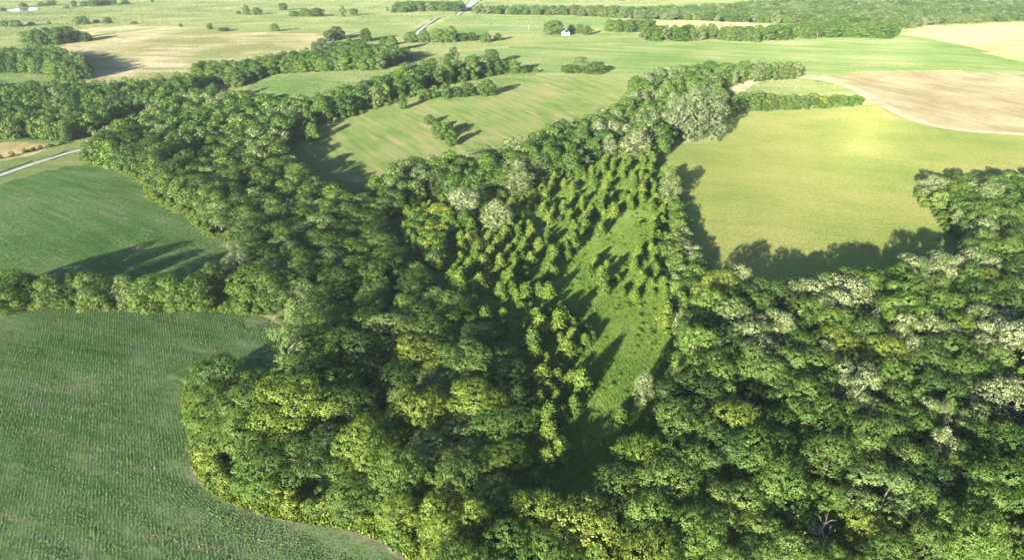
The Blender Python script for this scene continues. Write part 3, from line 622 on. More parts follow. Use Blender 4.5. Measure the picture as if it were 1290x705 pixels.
along([(845, 420), (846, 380), (838, 330), (846, 290), (838, 240)], 6, 2.0, (1.6, 2.8), .8)
along([(370, 181), (400, 161), (440, 149), (500, 130), (560, 111)], 6, 1.2, (2, 3.2), .7)
along([(1160, 250), (1185, 280), (1212, 305)], 4, 1, (2, 3), .9)
along([(925, 141), (1000, 139.5), (1083, 134)], 5, 1, (1.8, 3), .8)

# ------------------------------------------------------------------ stuff scattering
def scatter(name, pts, rots, scales, ids, protos, **props):
    me = bpy.data.meshes.new(name); me.vertices.add(len(pts)); me.vertices.foreach_set('co', np.asarray(pts, np.float32).ravel())
    a = me.attributes.new('rot', 'FLOAT_VECTOR', 'POINT'); a.data.foreach_set('vector', np.asarray(rots, np.float32).ravel())
    a = me.attributes.new('scl', 'FLOAT_VECTOR', 'POINT'); a.data.foreach_set('vector', np.asarray(scales, np.float32).ravel())
    a = me.attributes.new('pid', 'INT', 'POINT'); a.data.foreach_set('value', np.asarray(ids, np.int32))
    col = bpy.data.collections.new(name + ' pieces')
    for i, (pm) in enumerate(protos):
        o = bpy.data.objects.new('%s_piece_%03d' % (name, i), pm); col.objects.link(o)
    ng = bpy.data.node_groups.new(name + ' scatter', 'GeometryNodeTree')
    ng.interface.new_socket('Geometry', in_out='INPUT', socket_type='NodeSocketGeometry'); ng.interface.new_socket('Geometry', in_out='OUTPUT', socket_type='NodeSocketGeometry')
    N = ng.nodes.new; gi, go = N('NodeGroupInput'), N('NodeGroupOutput'); ci = N('GeometryNodeCollectionInfo'); ip = N('GeometryNodeInstanceOnPoints')
    ci.inputs['Collection'].default_value = col; ci.inputs['Separate Children'].default_value = True; ci.inputs['Reset Children'].default_value = True
    ip.inputs['Pick Instance'].default_value = True
    for attr, typ, sock in (('pid', 'INT', 'Instance Index'), ('rot', 'FLOAT_VECTOR', 'Rotation'), ('scl', 'FLOAT_VECTOR', 'Scale')):
        n = N('GeometryNodeInputNamedAttribute'); n.data_type = typ; n.inputs['Name'].default_value = attr
        ng.links.new(n.outputs['Attribute'], ip.inputs[sock])
    ng.links.new(gi.outputs[0], ip.inputs['Points']); ng.links.new(ci.outputs[0], ip.inputs['Instance']); ng.links.new(ip.outputs[0], go.inputs[0])
    o = link(name, me, kind='stuff', **props); md = o.modifiers.new('scatter', 'NODES'); md.node_group = ng
    return o

# split into single trees and the mass
def merge_tree_mesh(cm, tm):
    """One mesh of crown and trunk for the mass of farther trees."""
    key = ('mass', cm.name, tm.name)
    if key in _mesh: return _mesh[key]
    def arr(m):
        v = np.empty(len(m.vertices) * 3, np.float32); m.vertices.foreach_get('co', v); f = np.empty(len(m.loops), np.int32); m.loops.foreach_get('vertex_index', f)
        i = np.empty(len(m.polygons), np.int32); m.polygons.foreach_get('material_index', i); return v.reshape(-1, 3), f.reshape(-1, 4), i
    v1, f1, i1 = arr(cm); v2, f2, i2 = arr(tm); nm = len(cm.materials)
    me = mesh_np('wood_tree', np.vstack([v1, v2]), np.vstack([f1, f2 + len(v1)]), list(cm.materials) + [BARK], np.concatenate([i1, i2 + nm])); _mesh[key] = me; return me
for i, t in enumerate(TREES):
    t['z'] = float(height(t['x'], t['y'])); a, b, f = pixel(t['x'], t['y'], t['z'] + t['h'] * .6); t['px'], t['py'] = float(a), float(b)
    t['size'] = 2 * t['r'] * FPX / float(f); t['tw'] = i % 4
    if t['shape'] is None: t['shape'] = (GEN[:5])[i % 5]
    ok = -40 < t['px'] < PW + 40 and -40 < t['py'] < PH + 45
    t['seen'] = ok and -t['size'] * .35 < t['px'] < PW + t['size'] * .35 and t['py'] < PH + t['size'] * .3
TREES = [t for t in TREES if -260 < t['px'] < PW + 120 and t['py'] < PH + 150]
def crown_of(t, single=False):
    if t['sp'] == 'flower': return crown_mesh(t['shape'], 'any' if single else 'olive', True, single and t['size'] > 26)
    return crown_mesh(t['shape'], 'any' if single else t['sp'], False, single and t['size'] > 26)
def place(name, t, cm, tm, cat, label, group):
    e = bpy.data.objects.new(name, None); COL.objects.link(e); e.empty_display_size = 1
    e.location = (t['x'], t['y'], t['z']); e.rotation_euler = (0, 0, t.get('rot', 0.0)); e.scale = (t['r'], t['r'], t['h'])
    e['label'] = label; e['category'] = cat; e['group'] = group
    c = link('crown', cm, e)
    if t.get('sp') in TONES:
        a, b = TONES[t['sp']]; u = random.random(); c.color = (*[a[i] + (b[i] - a[i]) * u for i in range(3)], 1)
    c.scale = (t.get('sx', 1.0), t.get('sy', 1.0), 1.0)
    if tm: link('trunk', tm, e)
    return e

# --- labels: landmark, heading, rank
LM = [(372, 505, 'the big yellow-green tree'), (362, 432, 'the bare-limbed tree'), (297, 322, 'the half-bare tree'), (525, 512, 'the bright lime tree'), (598, 560, 'the clearing foot'),
      (560, 690, 'the lime verge trees'), (800, 178, 'the clearing-head dome'), (880, 150, 'the silvery willows'), (1052, 375, 'the widest cream crown'), (955, 430, 'the cream trio'), (1140, 430, 'the mid-slope cream pair'),
      (1265, 428, 'the outer cream tree'), (1080, 492, 'the cream-washed crown'), (1190, 560, 'the low cream tree'), (1040, 655, 'the dead grey tree'), (815, 475, 'the lone cream tree'), (1175, 215, 'the hay notch'),
      (925, 345, 'the hay corner'), (860, 640, 'the bottom slope'), (700, 650, 'the bottom middle'), (1250, 660, 'the bottom outer corner'), (440, 640, 'the bean verge curve'), (262, 560, 'the lobe tip'),
      (625, 250, 'the tufted creek trees'), (440, 225, 'the shaded strip corner'), (210, 245, 'the hill bean shoulder'), (110, 190, 'the gravel road bend'), (250, 130, 'the creek bend'), (90, 125, 'the creek field'),
      (90, 160, 'the gravel roadside'), (480, 110, 'the wedge field'), (830, 95, 'the track thicket'), (950, 90, 'the tan track curve'), (1000, 125, 'the hay hedge'), (720, 150, 'the far strip corner'), (450, 370, 'the dark hollow'), (550, 400, 'the cedar-side slope'), (860, 560, 'the clearing mouth'), (960, 540, 'the heart of the wood'), (420, 300, 'the creek wood shadow'), (560, 230, 'the mid creek wood')]
FLM = LM
HEAD = [(100, 550, 'the near beans'), (120, 270, 'the hill beans'), (560, 150, 'the strip field'), (760, 400, 'the clearing'), (1060, 220, 'the hay field'), (700, 1400, 'the bottom edge'), (2600, 500, 'the outer edge'), (230, 65, 'the tan hill'), (1150, 130, 'the stubble')]
ORD = ['first', 'second', 'third', 'fourth', 'fifth', 'sixth', 'seventh', 'eighth', 'ninth', 'tenth', 'eleventh', 'twelfth', 'thirteenth', 'fourteenth', 'fifteenth', 'sixteenth', 'seventeenth', 'eighteenth', 'nineteenth', 'twentieth']
ORD += ['twenty-' + o for o in ORD[:9]] + ['thirtieth'] + ['thirty-' + o for o in ORD[:9]]
TONE = {'dark': 'dark green', 'mid': 'green', 'olive': 'olive', 'lime': 'lime green', 'pale': 'pale green', 'grey': 'silvery', 'flower': 'cream-topped'}
SHW = {'dome': 'domed', 'broad': 'spreading', 'tall': 'tall', 'flat': 'flat-topped', 'open': 'open-crowned', 'bush': 'bushy'}
def make_labels(items, noun, marks, heads, tone):
    """items: dicts with px, py. Each gets a label no other item has: rank outward from a landmark, within its heading."""
    bins = {}
    for t in items:
        j = min(range(len(marks)), key=lambda k: math.hypot(t['px'] - marks[k][0], (t['py'] - marks[k][1]) * 1.7))
        mx, my, _ = marks[j]; dx, dy = t['px'] - mx, (t['py'] - my) * 1.7; best = None
        for k, (hx, hy, _n) in enumerate(heads):
            ex, ey = hx - mx, (hy - my) * 1.7; L = math.hypot(ex, ey)
            if L < 90: continue
            c = (dx * ex + dy * ey) / (L * max(math.hypot(dx, dy), 1e-6))
            if best is None or c > best[0]: best = (c, k)
        bins.setdefault((j, best[1], tone(t)), []).append((math.hypot(dx, dy), t))
    for (j, k, tn), L in bins.items():
        L.sort(key=lambda q: q[0])
        for n, (_, t) in enumerate(L):
            t['label'] = '%s %s %s from %s towards %s' % (ORD[min(n, len(ORD) - 1)], tn, noun, marks[j][2], heads[k][2])
            if len(L) == 1: t['label'] = 'only ' + t['label'][6:]

seen_wood = [t for t in TREES if t['role'] == 'wood' and t['seen']]
flow = sorted([t for t in seen_wood if t['sp'] == 'flower'], key=lambda t: -t['size'])
broad = sorted([t for t in seen_wood if t['sp'] != 'flower'], key=lambda t: -t['size'] - (999 if t['label'] else 0))
one_broad, one_flow = broad[:300], flow[:200]
fieldt = [t for t in TREES if t['role'] == 'field']
single = set(id(t) for t in one_broad + one_flow + fieldt)
make_labels([t for t in one_broad if not t['label']], 'tree', LM, HEAD, lambda t: TONE[t['sp']] + ' ' + SHW[t['shape'][0]])
make_labels([t for t in one_flow if not t['label']], 'tree', LM, HEAD, lambda t: 'cream-topped ' + SHW[t['shape'][0]])
FM = [(75, 40, 'the dark hill grove'), (104, 26, 'the far pasture pair'), (30, 12, 'the pond'), (130, 5, 'the pond hedge'), (385, 16, 'the grey pasture grove'), (315, 14, 'the twin pasture clumps'), (438, 14, 'the pale pasture tree'), (420, 45, 'the bend of the white lane'), (460, 48, 'the round tree by the lane'), (560, 44, 'the gravel road hedge'), (612, 48, 'the green crop hedge'),
      (572, 70, 'the strip field twins'), (646, 84, 'the strip field gateway'), (735, 84, 'the strip corner thicket'), (712, 40, 'the white farmhouse'), (560, 168, 'the strip field clump'), (590, 115, 'the strip field hedge'), (500, 12, 'the far hedge by the road'), (390, 170, 'the strip field corner'), (265, 33, 'the tan hill brow')]
FH = [(230, 65, 'the tan hill'), (30, -200, 'the skyline'), (720, 60, 'the green crop'), (560, 250, 'the creek wood'), (-300, 60, 'the pond side'), (1300, 60, 'the wheat')]
make_labels(fieldt, 'field tree', FM, FH, lambda t: TONE[t['sp']])
for t in TREES:
    t['rot'] = float(rng.uniform(0, 6.283)); t['sx'] = float(rng.uniform(.86, 1.22)); t['sy'] = float(rng.uniform(.86, 1.22))
for t in TREES:
    if id(t) in single:
        tm = TRUNKS[t['tw']]
        if t['sp'] == 'flower': place('flowering_tree', t, crown_of(t, True), tm, 'tree', t['label'], 'cream-topped trees in the wood')
        elif t['role'] == 'field': place('field_tree', t, crown_of(t, True), tm, 'tree', t['label'], 'trees standing out in the fields')
        else: place('broadleaf_tree', t, crown_of(t, True), tm, 'tree', t['label'], 'broadleaf trees of the wood')
mass = [t for t in TREES if id(t) not in single]
protos, pid = [], {}
ids = []
for t in mass:
    m_ = merge_tree_mesh(crown_of(t), TRUNKS[t['tw'] % 2])
    if m_.name not in pid: pid[m_.name] = len(protos); protos.append(m_)
    ids.append(pid[m_.name])
scatter('woodland', [(t['x'], t['y'], t['z']) for t in mass], [(0, 0, t['rot']) for t in mass], [(t['r'] * t['sx'], t['r'] * t['sy'], t['h']) for t in mass], ids, protos,
        label='farther and smaller trees of the woods, one unbroken mass', category='woodland')
print('trees', len(TREES), 'single', len(single), 'flower', len(flow), 'broad seen', len(broad), 'mass', len(mass), 'field', len(fieldt), 'cedars', len(CED), 'shrubs', len(SHR))

# cedars as things
cl = []
for i, (x, y, h, r) in enumerate(CED):
    z = float(height(x, y)); a, b, f = pixel(x, y, z + h / 2); cl.append(dict(x=x, y=y, z=z, h=h, r=r, px=float(a), py=float(b), rot=float(rng.uniform(0, 6.28)), i=i))
CM = [(700, 470, 'the yellow cedar at the clearing foot'), (740, 300, 'the top of the grass strip'), (770, 400, 'the middle of the grass strip'), (640, 330, 'the first cedar rows'), (560, 300, 'the cedars by the creek wood'), (800, 215, 'the clearing head'), (700, 260, 'the tufted creek trees'), (660, 410, 'the cedar rows beside the wood'), (720, 230, 'the upper cedar rows'), (830, 320, 'the hay field rim'), (600, 370, 'the shaded cedar corner')]
CH = [(1060, 220, 'the hay field'), (690, 900, 'the bottom edge'), (560, 100, 'the strip field'), (100, 400, 'the beans')]
cl.sort(key=lambda t: -t['r'] / math.hypot(t['y'], CAM_H)); cl_rest = cl[300:]; cl = cl[:300]
make_labels(cl, 'young cedar', CM, CH, lambda t: 'tall' if t['h'] > 7.2 else ('short' if t['h'] < 6.2 else 'conical'))
TONES['cedar'] = [(.060, .118, .016), (.115, .168, .022)]
for t in cl: t['sp'] = 'cedar'
for t in cl: place('cedar_tree', t, CEDARS[t['i'] % 4], CTRUNK, 'cedar', t['label'], 'young cedars in rows in the clearing')
# shrubs as things
sh = []
for i, (x, y, r) in enumerate(SHR):
    z = float(height(x, y)); a, b, f = pixel(x, y, z + r * .6); a, b = float(a), float(b)
    if not (-20 < a < PW + 20 and b < PH + 15): continue
    c = 'lime' if (a < 560 and b > 440 and rng.uniform() < .45) else ['mid', 'olive', 'lime'][int(rng.integers(3))]
    sh.append(dict(x=x, y=y, z=z, h=r * float(rng.uniform(1.1, 1.6)), r=r, px=a, py=b, rot=float(rng.uniform(0, 6.28)), sp=c, i=i, k=r / math.hypot(y, CAM_H)))
sh.sort(key=lambda t: -t['k'])
make_labels(sh[:300], 'shrub', LM + FM[-2:], HEAD, lambda t: TONE[t['sp']] + (' low' if t['h'] < 3 else ' leafy'))
for t in sh[:300]: place('shrub', t, crown_mesh(('bush', t['i'] % 2), 'any'), None, 'shrub', t['label'], 'shrubs along the edges of the wood')
# dead trees
for cx, cy, wp, h, lb in [(1040, 668, 46, 12, 'dead grey tree with bare forked branches deep in the lower wood'), (945, 512, 22, 11, 'small dead brown tree in a dark gap of the big wood'), (628, 678, 34, 10, 'dead leafless tree in the dark hole behind the lime verge trees')]:
    x, y = (float(v[0]) for v in spot(cx, cy, h * .62)); V, F = dead_mesh(int(cx))
    o = link('dead_tree', mesh_np('dead_tree', V * [1, 1, 1.0], F, DEADWOOD, smooth_=True), label=lb, category='dead tree', group='dead trees')
    o.location = (x, y, float(height(x, y))); o.scale = (h, h, h)

# undergrowth under the trees
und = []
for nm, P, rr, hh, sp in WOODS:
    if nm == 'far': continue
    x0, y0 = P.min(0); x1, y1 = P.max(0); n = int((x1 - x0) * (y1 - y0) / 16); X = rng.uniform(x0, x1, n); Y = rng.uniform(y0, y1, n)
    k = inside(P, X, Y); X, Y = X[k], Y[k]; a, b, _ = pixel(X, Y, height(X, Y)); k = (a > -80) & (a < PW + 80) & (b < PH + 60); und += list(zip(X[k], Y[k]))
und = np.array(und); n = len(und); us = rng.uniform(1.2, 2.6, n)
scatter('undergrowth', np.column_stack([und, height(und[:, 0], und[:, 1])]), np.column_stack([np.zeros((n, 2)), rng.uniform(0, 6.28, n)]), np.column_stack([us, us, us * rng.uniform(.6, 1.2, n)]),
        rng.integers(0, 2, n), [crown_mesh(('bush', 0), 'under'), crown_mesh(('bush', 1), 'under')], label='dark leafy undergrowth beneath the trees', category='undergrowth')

x0, y0 = CLEAR.min(0); x1, y1 = CLEAR.max(0); n = 15000; X = rng.uniform(x0, x1, n); Y = rng.uniform(y0, y1, n); k = inside(CLEAR, X, Y) & (np.sin(X * .31 + 1) + np.sin(Y * .27) + rng.normal(size=n) * .8 > .1); X, Y = X[k], Y[k]; n = len(X); us = rng.uniform(.3, 1.0, n) ** 1.5 * 1.25 + .15
scatter('clearing_weeds', np.column_stack([X, Y, height(X, Y)]), np.column_stack([np.zeros((n, 2)), rng.uniform(0, 6.28, n)]), np.column_stack([us, us, us * rng.uniform(.6, 1.3, n)]), rng.integers(0, 4, n), [crown_mesh(('bush', 0), 'lime'), crown_mesh(('bush', 1), 'mid'), crown_mesh(('bush', 1), 'lime'), crown_mesh(('bush', 0), 'mid')], label='clumps of tall weeds in the grassy clearing', category='weeds')

# ------------------------------------------------------------------ grass and crops on the fields
def blade_tile(seed, n, size, hgt, wid, mat, lean=.35, broad=False):
    g = np.random.default_rng(seed); C = np.column_stack([g.uniform(-size / 2, size / 2, (n, 2)), np.zeros(n)])
    th = g.uniform(0, 6.283, n); T = np.column_stack([np.cos(th), np.sin(th), np.zeros(n)]); h = hgt * g.uniform(.6, 1.4, n); ww = wid * g.uniform(.7, 1.3, n)
    L = np.column_stack([g.normal(size=(n, 2)) * lean, np.ones(n)]) * h[:, None]
    if broad:
        L = np.column_stack([g.normal(size=(n, 2)) * .9, np.ones(n) * .8]) * h[:, None]
        V = np.stack([C, C + L * .5 + T * ww[:, None], C + L, C + L * .5 - T * ww[:, None]], 1).reshape(-1, 3); return mesh_np('leaf_tile', V, np.arange(4 * n).reshape(n, 4), mat)
    V = np.stack([C - T * ww[:, None], C + T * ww[:, None], C + L], 1).reshape(-1, 3)
    return mesh_np('grass_tile', V, np.arange(3 * n).reshape(n, 3), mat)
SP_ = {}   # name -> polygon, material, tile spec
ORDER = [('near_bean', NEAR_BEAN, None, None), ('clearing_grass', CLEAR, 'clearing', (1800, .9, .10)), ('track_grass', TRACK, None, None), ('hill_bean_crop', HILL_BEAN, 'hill bean', (1300, .26, .10)), ('strip_crop', STRIP, 'strip crop', (1700, .32, .05)), ('wheat_stalks', WHEAT, 'wheat', (1500, .5, .05)), ('stubble_stalks', STUB, 'stubble', (900, .16, .05)),
         ('hay_grass', HAY, 'hay', (1200, .34, .055)), ('dry_hill_grass', TANHILL, 'tan hill', (1700, .4, .05)), ('far_wheat_stalks', FARWHEAT, 'wheat', (1500, .5, .05)), ('stubble_stalks', LEFTTAN, 'stubble', (900, .16, .05)),
         ('green_crop', CROP, 'green crop', (1700, .35, .06)), ('green_crop', GREEN, 'green crop', (1700, .35, .06)), ('green_crop', WEDGE, 'green crop', (1700, .35, .06)), ('green_crop', LEFTGREEN, 'green crop', (1700, .35, .06))]
LAB = {'clearing_grass': 'tall bright green weeds of the clearing', 'hill_bean_crop': 'young bean leaves on the hill field', 'strip_crop': 'thin green crop of the strip field', 'wheat_stalks': 'pale ripe wheat of the far field', 'far_wheat_stalks': 'pale ripe wheat behind the far trees', 'stubble_stalks': 'tan stubble of the bare field',
       'hay_grass': 'yellow-green hay meadow grass', 'dry_hill_grass': 'dry tan grass of the far hill', 'green_crop': 'green crop of the far fields', 'pasture_grass': 'pale green pasture grass'}
acc = {}
WP = [P for nm, P, *_ in WOODS]
for lo, hi, size in ((100, 620, 5.0), (620, 1150, 14.0), (1150, 2600, 40.0)):
    half = hi * .85; X, Y = np.meshgrid(np.arange(-half, half, size), np.arange(lo, hi, size)); X, Y = X.ravel(), Y.ravel()
    a, b, _ = pixel(X, Y, height(X, Y)); k = (a > -220) & (a < PW + 220) & (b < PH + 100); X, Y = X[k], Y[k]
    def lay(X, Y, sz):
        near_road = np.zeros(len(X), bool)
        for P in ROADS + [POND]: near_road |= inside(P, X, Y) | (edge_dist(P, X, Y) < sz * .55 + .2)
        left = ~near_road
        for P in WP: left &= ~(inside(P, X, Y) & (edge_dist(P, X, Y) > 9))
        for nm, P, mt, spec in ORDER:
            k = left & inside(P, X, Y); left &= ~k
            if mt: acc.setdefault((nm, mt, spec), []).append((X[k], Y[k], np.full(k.sum(), sz / 5.0)))
        k = left & (edge_dist(NEAR_BEAN, X, Y) > 2.7)
        acc.setdefault(('pasture_grass', 'pasture', (1900, .38, .05)), []).append((X[k], Y[k], np.full(k.sum(), sz / 5.0)))
        return near_road
    nr = lay(X, Y, size)
    if size > 5 and nr.any():
        m_ = int(round(size / 5)); o_ = (np.arange(m_) - (m_ - 1) / 2) * (size / m_); ox, oy = np.meshgrid(o_, o_)
        lay((X[nr][:, None] + ox.ravel()).ravel(), (Y[nr][:, None] + oy.ravel()).ravel(), size / m_)
tot = 0
for (nm, mt, (cnt, hg, wd)), L in acc.items():
    X = np.concatenate([q[0] for q in L]); Y = np.concatenate([q[1] for q in L]); sc = np.concatenate([q[2] for q in L]); n = len(X); tot += n
    if not n: continue
    hx = (height(X + 2, Y) - height(X - 2, Y)) / 4; hy = (height(X, Y + 2) - height(X, Y - 2)) / 4; q = rng.integers(0, 4, n) * math.pi / 2
    rots = []
    for i in range(n):
        N = Vector((-hx[i], -hy[i], 1)).normalized(); rots.append((Vector((0, 0, 1)).rotation_difference(N) @ Euler((0, 0, q[i])).to_quaternion()).to_euler()[:])
    broad_ = 'bean' in mt
    if mt + 'tiles' not in SP_: SP_[mt + 'tiles'] = [blade_tile(200 + i, cnt, 5.0, hg, wd, FIELDS[mt][1], lean=.9 if mt == 'hay' else .45, broad=broad_) for i in range(2)]
    z = height(X, Y) + lift_at(Y, 1.0)
    hs = np.where(sc > 4, sc * .45, np.where(sc > 1.5, sc * .6, 1))
    scatter(nm, np.column_stack([X, Y, z]), rots, np.column_stack([sc * 1.1, sc * 1.1, hs]), rng.integers(0, 2, n), SP_[mt + 'tiles'], label=LAB.get(nm, 'grass'), category='grass')
print('tiles', tot, 'triangles', sum(len(m.polygons) * 2 for m in bpy.data.meshes))

# bean rows of the near field: leaves along 0.76 m rows, headland rows that follow the wood
def vnoise(x, y, s, seed=0):
    i = np.floor(x / s); j = np.floor(y / s); f = x / s - i; g = y / s - j; f = f * f * (3 - 2 * f); g = g * g * (3 - 2 * g)
    h = lambda a, b: np.modf(np.abs(np.sin(a * 127.1 + b * 311.7 + seed * 74.7) * 43758.5453))[0]
    return (h(i, j) * (1 - f) + h(i + 1, j) * f) * (1 - g) + (h(i, j + 1) * (1 - f) + h(i + 1, j + 1) * f) * g
RD = np.array([math.sin(R_(-27)), math.cos(R_(-27))]); RN = np.array([RD[1], -RD[0]])
A_, B_ = np.meshgrid(np.arange(-140, 420, .23), np.arange(-330, 60, .762)); A_ = A_.ravel(); B_ = B_.ravel()
X = A_ * RD[0] + B_ * RN[0]; Y = A_ * RD[1] + B_ * RN[1]
a, b, _ = pixel(X, Y, 0); k = (a > -90) & (a < 620) & (b < PH + 40) & (b > 380); X, Y = X[k], Y[k]; k = inside(NEAR_BEAN, X, Y); X, Y = X[k], Y[k]
EDGEW = smooth(poly(BEAN_EDGE), 1, False); d = edge_dist(EDGEW, X, Y, False); k = d > 9.5; X, Y = X[k], Y[k]
HX, HY = [], []
for q in range(1, 13):
    D = dens(EDGEW, 1.0, False); t_ = unit(np.gradient(D, axis=0)); n_ = np.column_stack([t_[:, 1], -t_[:, 0]]) * -1
    for sgn in (1, -1):
        Q = D + n_ * sgn * (q * .762); k = inside(NEAR_BEAN, Q[:, 0], Q[:, 1])
        if k.mean() > .6:
            Q = dens(Q, .23, False); k = inside(NEAR_BEAN, Q[:, 0], Q[:, 1]); k &= edge_dist(EDGEW, Q[:, 0], Q[:, 1], False) > q * .762 - .25; HX.append(Q[k, 0]); HY.append(Q[k, 1])
X = np.concatenate([X] + HX); Y = np.concatenate([Y] + HY)
X += rng.normal(size=len(X)) * .11; Y += rng.normal(size=len(Y)) * .11
# vigour: thin along wash lines and towards the corner by the wood
sd = np.array([math.cos(R_(-33)), math.sin(R_(-33))]); u_ = X * sd[0] + Y * sd[1]; v_ = -X * sd[1] + Y * sd[0]
vig = .45 * vnoise(u_, v_ * 9, 34, 1) + .35 * vnoise(X, Y, 16, 2) + .2 * vnoise(X, Y, 3, 3); d = edge_dist(EDGEW, X, Y, False)
vig = (vig - .5) * 1.6 + .60 - .24 * np.exp(-d / 7)
k = rng.uniform(size=len(X)) < np.clip((vig - .02) * 3.0, .25, .98); X, Y, vig = X[k], Y[k], vig[k]; n = len(X)
C = np.column_stack([X, Y, height(X, Y) + lift_at(Y, 1)]); s = (.12 + .11 * np.clip(vig, 0, 1)) * rng.uniform(.75, 1.3, n); VV, k0 = [], 0
for e in range(3):
    th = rng.uniform(0, 6.283, n); D = np.column_stack([np.cos(th), np.sin(th), rng.uniform(.5, 1.4, n)]); T = np.column_stack([-np.sin(th), np.cos(th), np.zeros(n)])
    D = D * s[:, None]; T = T * s[:, None] * .55; VV.append(np.stack([C, C + D * .55 + T, C + D, C + D * .55 - T], 1).reshape(-1, 3))
V = np.concatenate(VV); print('bean leaves', len(V) // 4)
link('bean_leaves', mesh_np('bean_leaves', V, np.arange(len(V)).reshape(-1, 4), FIELDS['near bean'][1]), kind='stuff', label='rows of young bean plants in the near field', category='crop')

# bright weeds on the verge between beans and wood
VP = []
for pts, wdt, dn in [([(300, 478), (240, 482), (235, 500), (241, 525), (249, 560), (252, 590), (266, 611), (293, 628), (332, 642), (382, 652), (440, 660), (492, 677), (525, 700), (540, 722)], 1.7, 30), ([(-20, 390), (60, 387), (120, 387), (200, 389), (290, 392), (330, 396)], 1.2, 9), ([(108, 207), (140, 211), (184, 229), (190, 251), (238, 271), (262, 296), (290, 304)], 1.2, 7)]:
    D = dens(poly(pts), .5, False)
    for _ in range(dn): VP.append(D + rng.normal(size=D.shape) * wdt)
VP = np.concatenate(VP); k = ~inside(NEAR_BEAN, VP[:, 0], VP[:, 1]) | (edge_dist(NEAR_BEAN, VP[:, 0], VP[:, 1]) < 1.1); VP = VP[k]; n = len(VP); C = np.column_stack([VP, height(VP[:, 0], VP[:, 1])]); VV = []
for e in range(3):
    th = rng.uniform(0, 6.283, n); s = rng.uniform(.3, .9, n); D = np.column_stack([np.cos(th) * .5, np.sin(th) * .5, np.ones(n)]) * s[:, None]; T = np.column_stack([-np.sin(th), np.cos(th), np.zeros(n)]) * (s * .3)[:, None]
    VV.append(np.stack([C, C + D * .6 + T, C + D, C + D * .6 - T], 1).reshape(-1, 3))
V = np.concatenate(VV); print('verge leaves', len(V) // 4)
link('verge_weeds', mesh_np('verge_weeds', V, np.arange(len(V)).reshape(-1, 4), FIELDS['verge'][1]), kind='stuff', label='bright yellow-green weeds along the field verges', category='weeds')

# ------------------------------------------------------------------ farmhouse and poles
def box_mesh(name, lo, hi, mat):
    (a, b, c), (d, e, f) = lo, hi; V = [(a, b, c), (d, b, c), (d, e, c), (a, e, c), (a, b, f), (d, b, f), (d, e, f), (a, e, f)]
    return mesh_np(name, V, [(0, 3, 2, 1), (4, 5, 6, 7), (0, 1, 5, 4), (1, 2, 6, 5), (2, 3, 7, 6), (3, 0, 4, 7)], mat)
hx, hy = (float(v[0]) for v in spot(712, 45)); hz = float(height(hx, hy))
house = bpy.data.objects.new('farmhouse', None); COL.objects.link(house); house.location = (hx, hy, hz); house.rotation_euler = (0, 0, R_(12))
house['label'] = 'small white gabled farmhouse between trees in the green fields'; house['category'] = 'house'
W_, L_, E_, K_ = 4.6, 7.0, 4.6, 8.2
wall = link('wall', mesh_np('wall', [(-W_, -L_, 0), (W_, -L_, 0), (W_, -L_, E_), (0, -L_, K_), (-W_, -L_, E_), (-W_, L_, 0), (W_, L_, 0), (W_, L_, E_), (0, L_, K_), (-W_, L_, E_)],
            [(0, 1, 2, 4), (4, 2, 3, 3), (6, 5, 9, 7), (7, 9, 8, 8), (1, 6, 7, 2), (5, 0, 4, 9)], SIDING), house)
wall.data.validate()
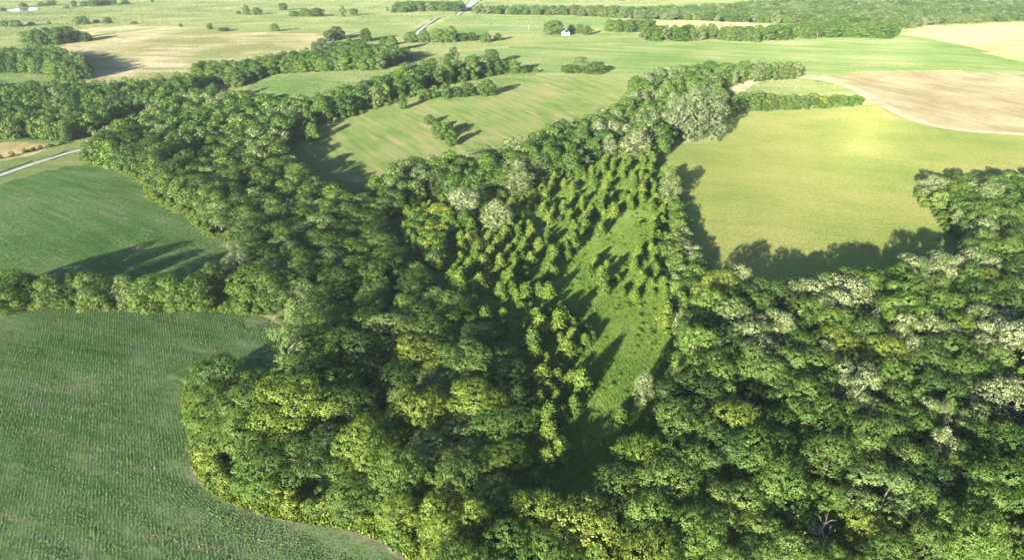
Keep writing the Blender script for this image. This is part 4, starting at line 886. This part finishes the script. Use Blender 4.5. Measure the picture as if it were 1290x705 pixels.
for sgn in (-1, 1):
    a = sgn * (W_ + .5); zt, ze = K_ + .1, E_ - .3
    V = [(0, -L_ - .4, zt), (a, -L_ - .4, ze), (a, L_ + .4, ze), (0, L_ + .4, zt), (0, -L_ - .4, zt + .2), (a, -L_ - .4, ze + .2), (a, L_ + .4, ze + .2), (0, L_ + .4, zt + .2)]
    roof = link('roof', mesh_np('roof', V, [(0, 1, 2, 3), (4, 7, 6, 5), (0, 4, 5, 1), (1, 5, 6, 2), (2, 6, 7, 3), (3, 7, 4, 0)], ROOFM), house)
link('door', box_mesh('door', (-.5, -L_ - .06, .1), (.5, -L_ + .05, 2.2), ROOFM), house)
for x, z in ((-2.6, 1.2), (2.6, 1.2), (0, 4.4)): link('window', box_mesh('window', (x - .55, -L_ - .05, z), (x + .55, -L_ + .05, z + 1.4), GLASSM), house)
link('chimney', box_mesh('chimney', (1.2, 1, 6.2), (2.0, 1.8, 9.2), POLEM), roof)
for px, py, hp, lb in [(666, 40, 8.5, 'pale utility pole beside the farm lane by the farmhouse'), (77, 32, 7.5, 'thin utility pole on the pasture above the tan hill grove'), (201, 32, 7, 'thin utility pole on the brow of the tan hill'), (1029, 50, 7, 'pale pole before the wood beyond the green crop'), (1162, 42, 6, 'thin pole at the edge of the ripe wheat')]:
    x, y = (float(v[0]) for v in spot(px, py)); e = bpy.data.objects.new('utility_pole', None); COL.objects.link(e); e.location = (x, y, float(height(x, y)))
    h = hp / FPX * slant(x, y); e['label'] = lb; e['category'] = 'utility pole'; e['group'] = 'utility poles on the fields'
    link('pole', mesh_np('pole', *tube([(0, 0, -.3), (0, 0, h * .5), (0, 0, h)], [.22, .2, .16], 8), POLEM), e); link('crossarm', box_mesh('crossarm', (-1.2, -.1, h - .9), (1.2, .1, h - .7), POLEM), e)

# ------------------------------------------------------------------ air
hm = bpy.data.materials.new('haze'); hm.use_nodes = True; hm.node_tree.nodes.clear(); hn = hm.node_tree
pv = hn.nodes.new('ShaderNodeVolumePrincipled'); pv.inputs['Color'].default_value = (.82, .90, 1.0, 1); pv.inputs['Density'].default_value = HAZE
pv.inputs['Anisotropy'].default_value = 0.1
hn.links.new(pv.outputs[0], hn.nodes.new('ShaderNodeOutputMaterial').inputs['Volume'])
zlo = float(height(GX, GY).min()) - 1.5
link('haze', box_mesh('haze', (float(gx[0]) - 60, float(gy[0]) - 60, zlo), (float(gx[-1]) + 60, float(gy[-1]) + 60, CAM_H + 12), hm), kind='stuff')
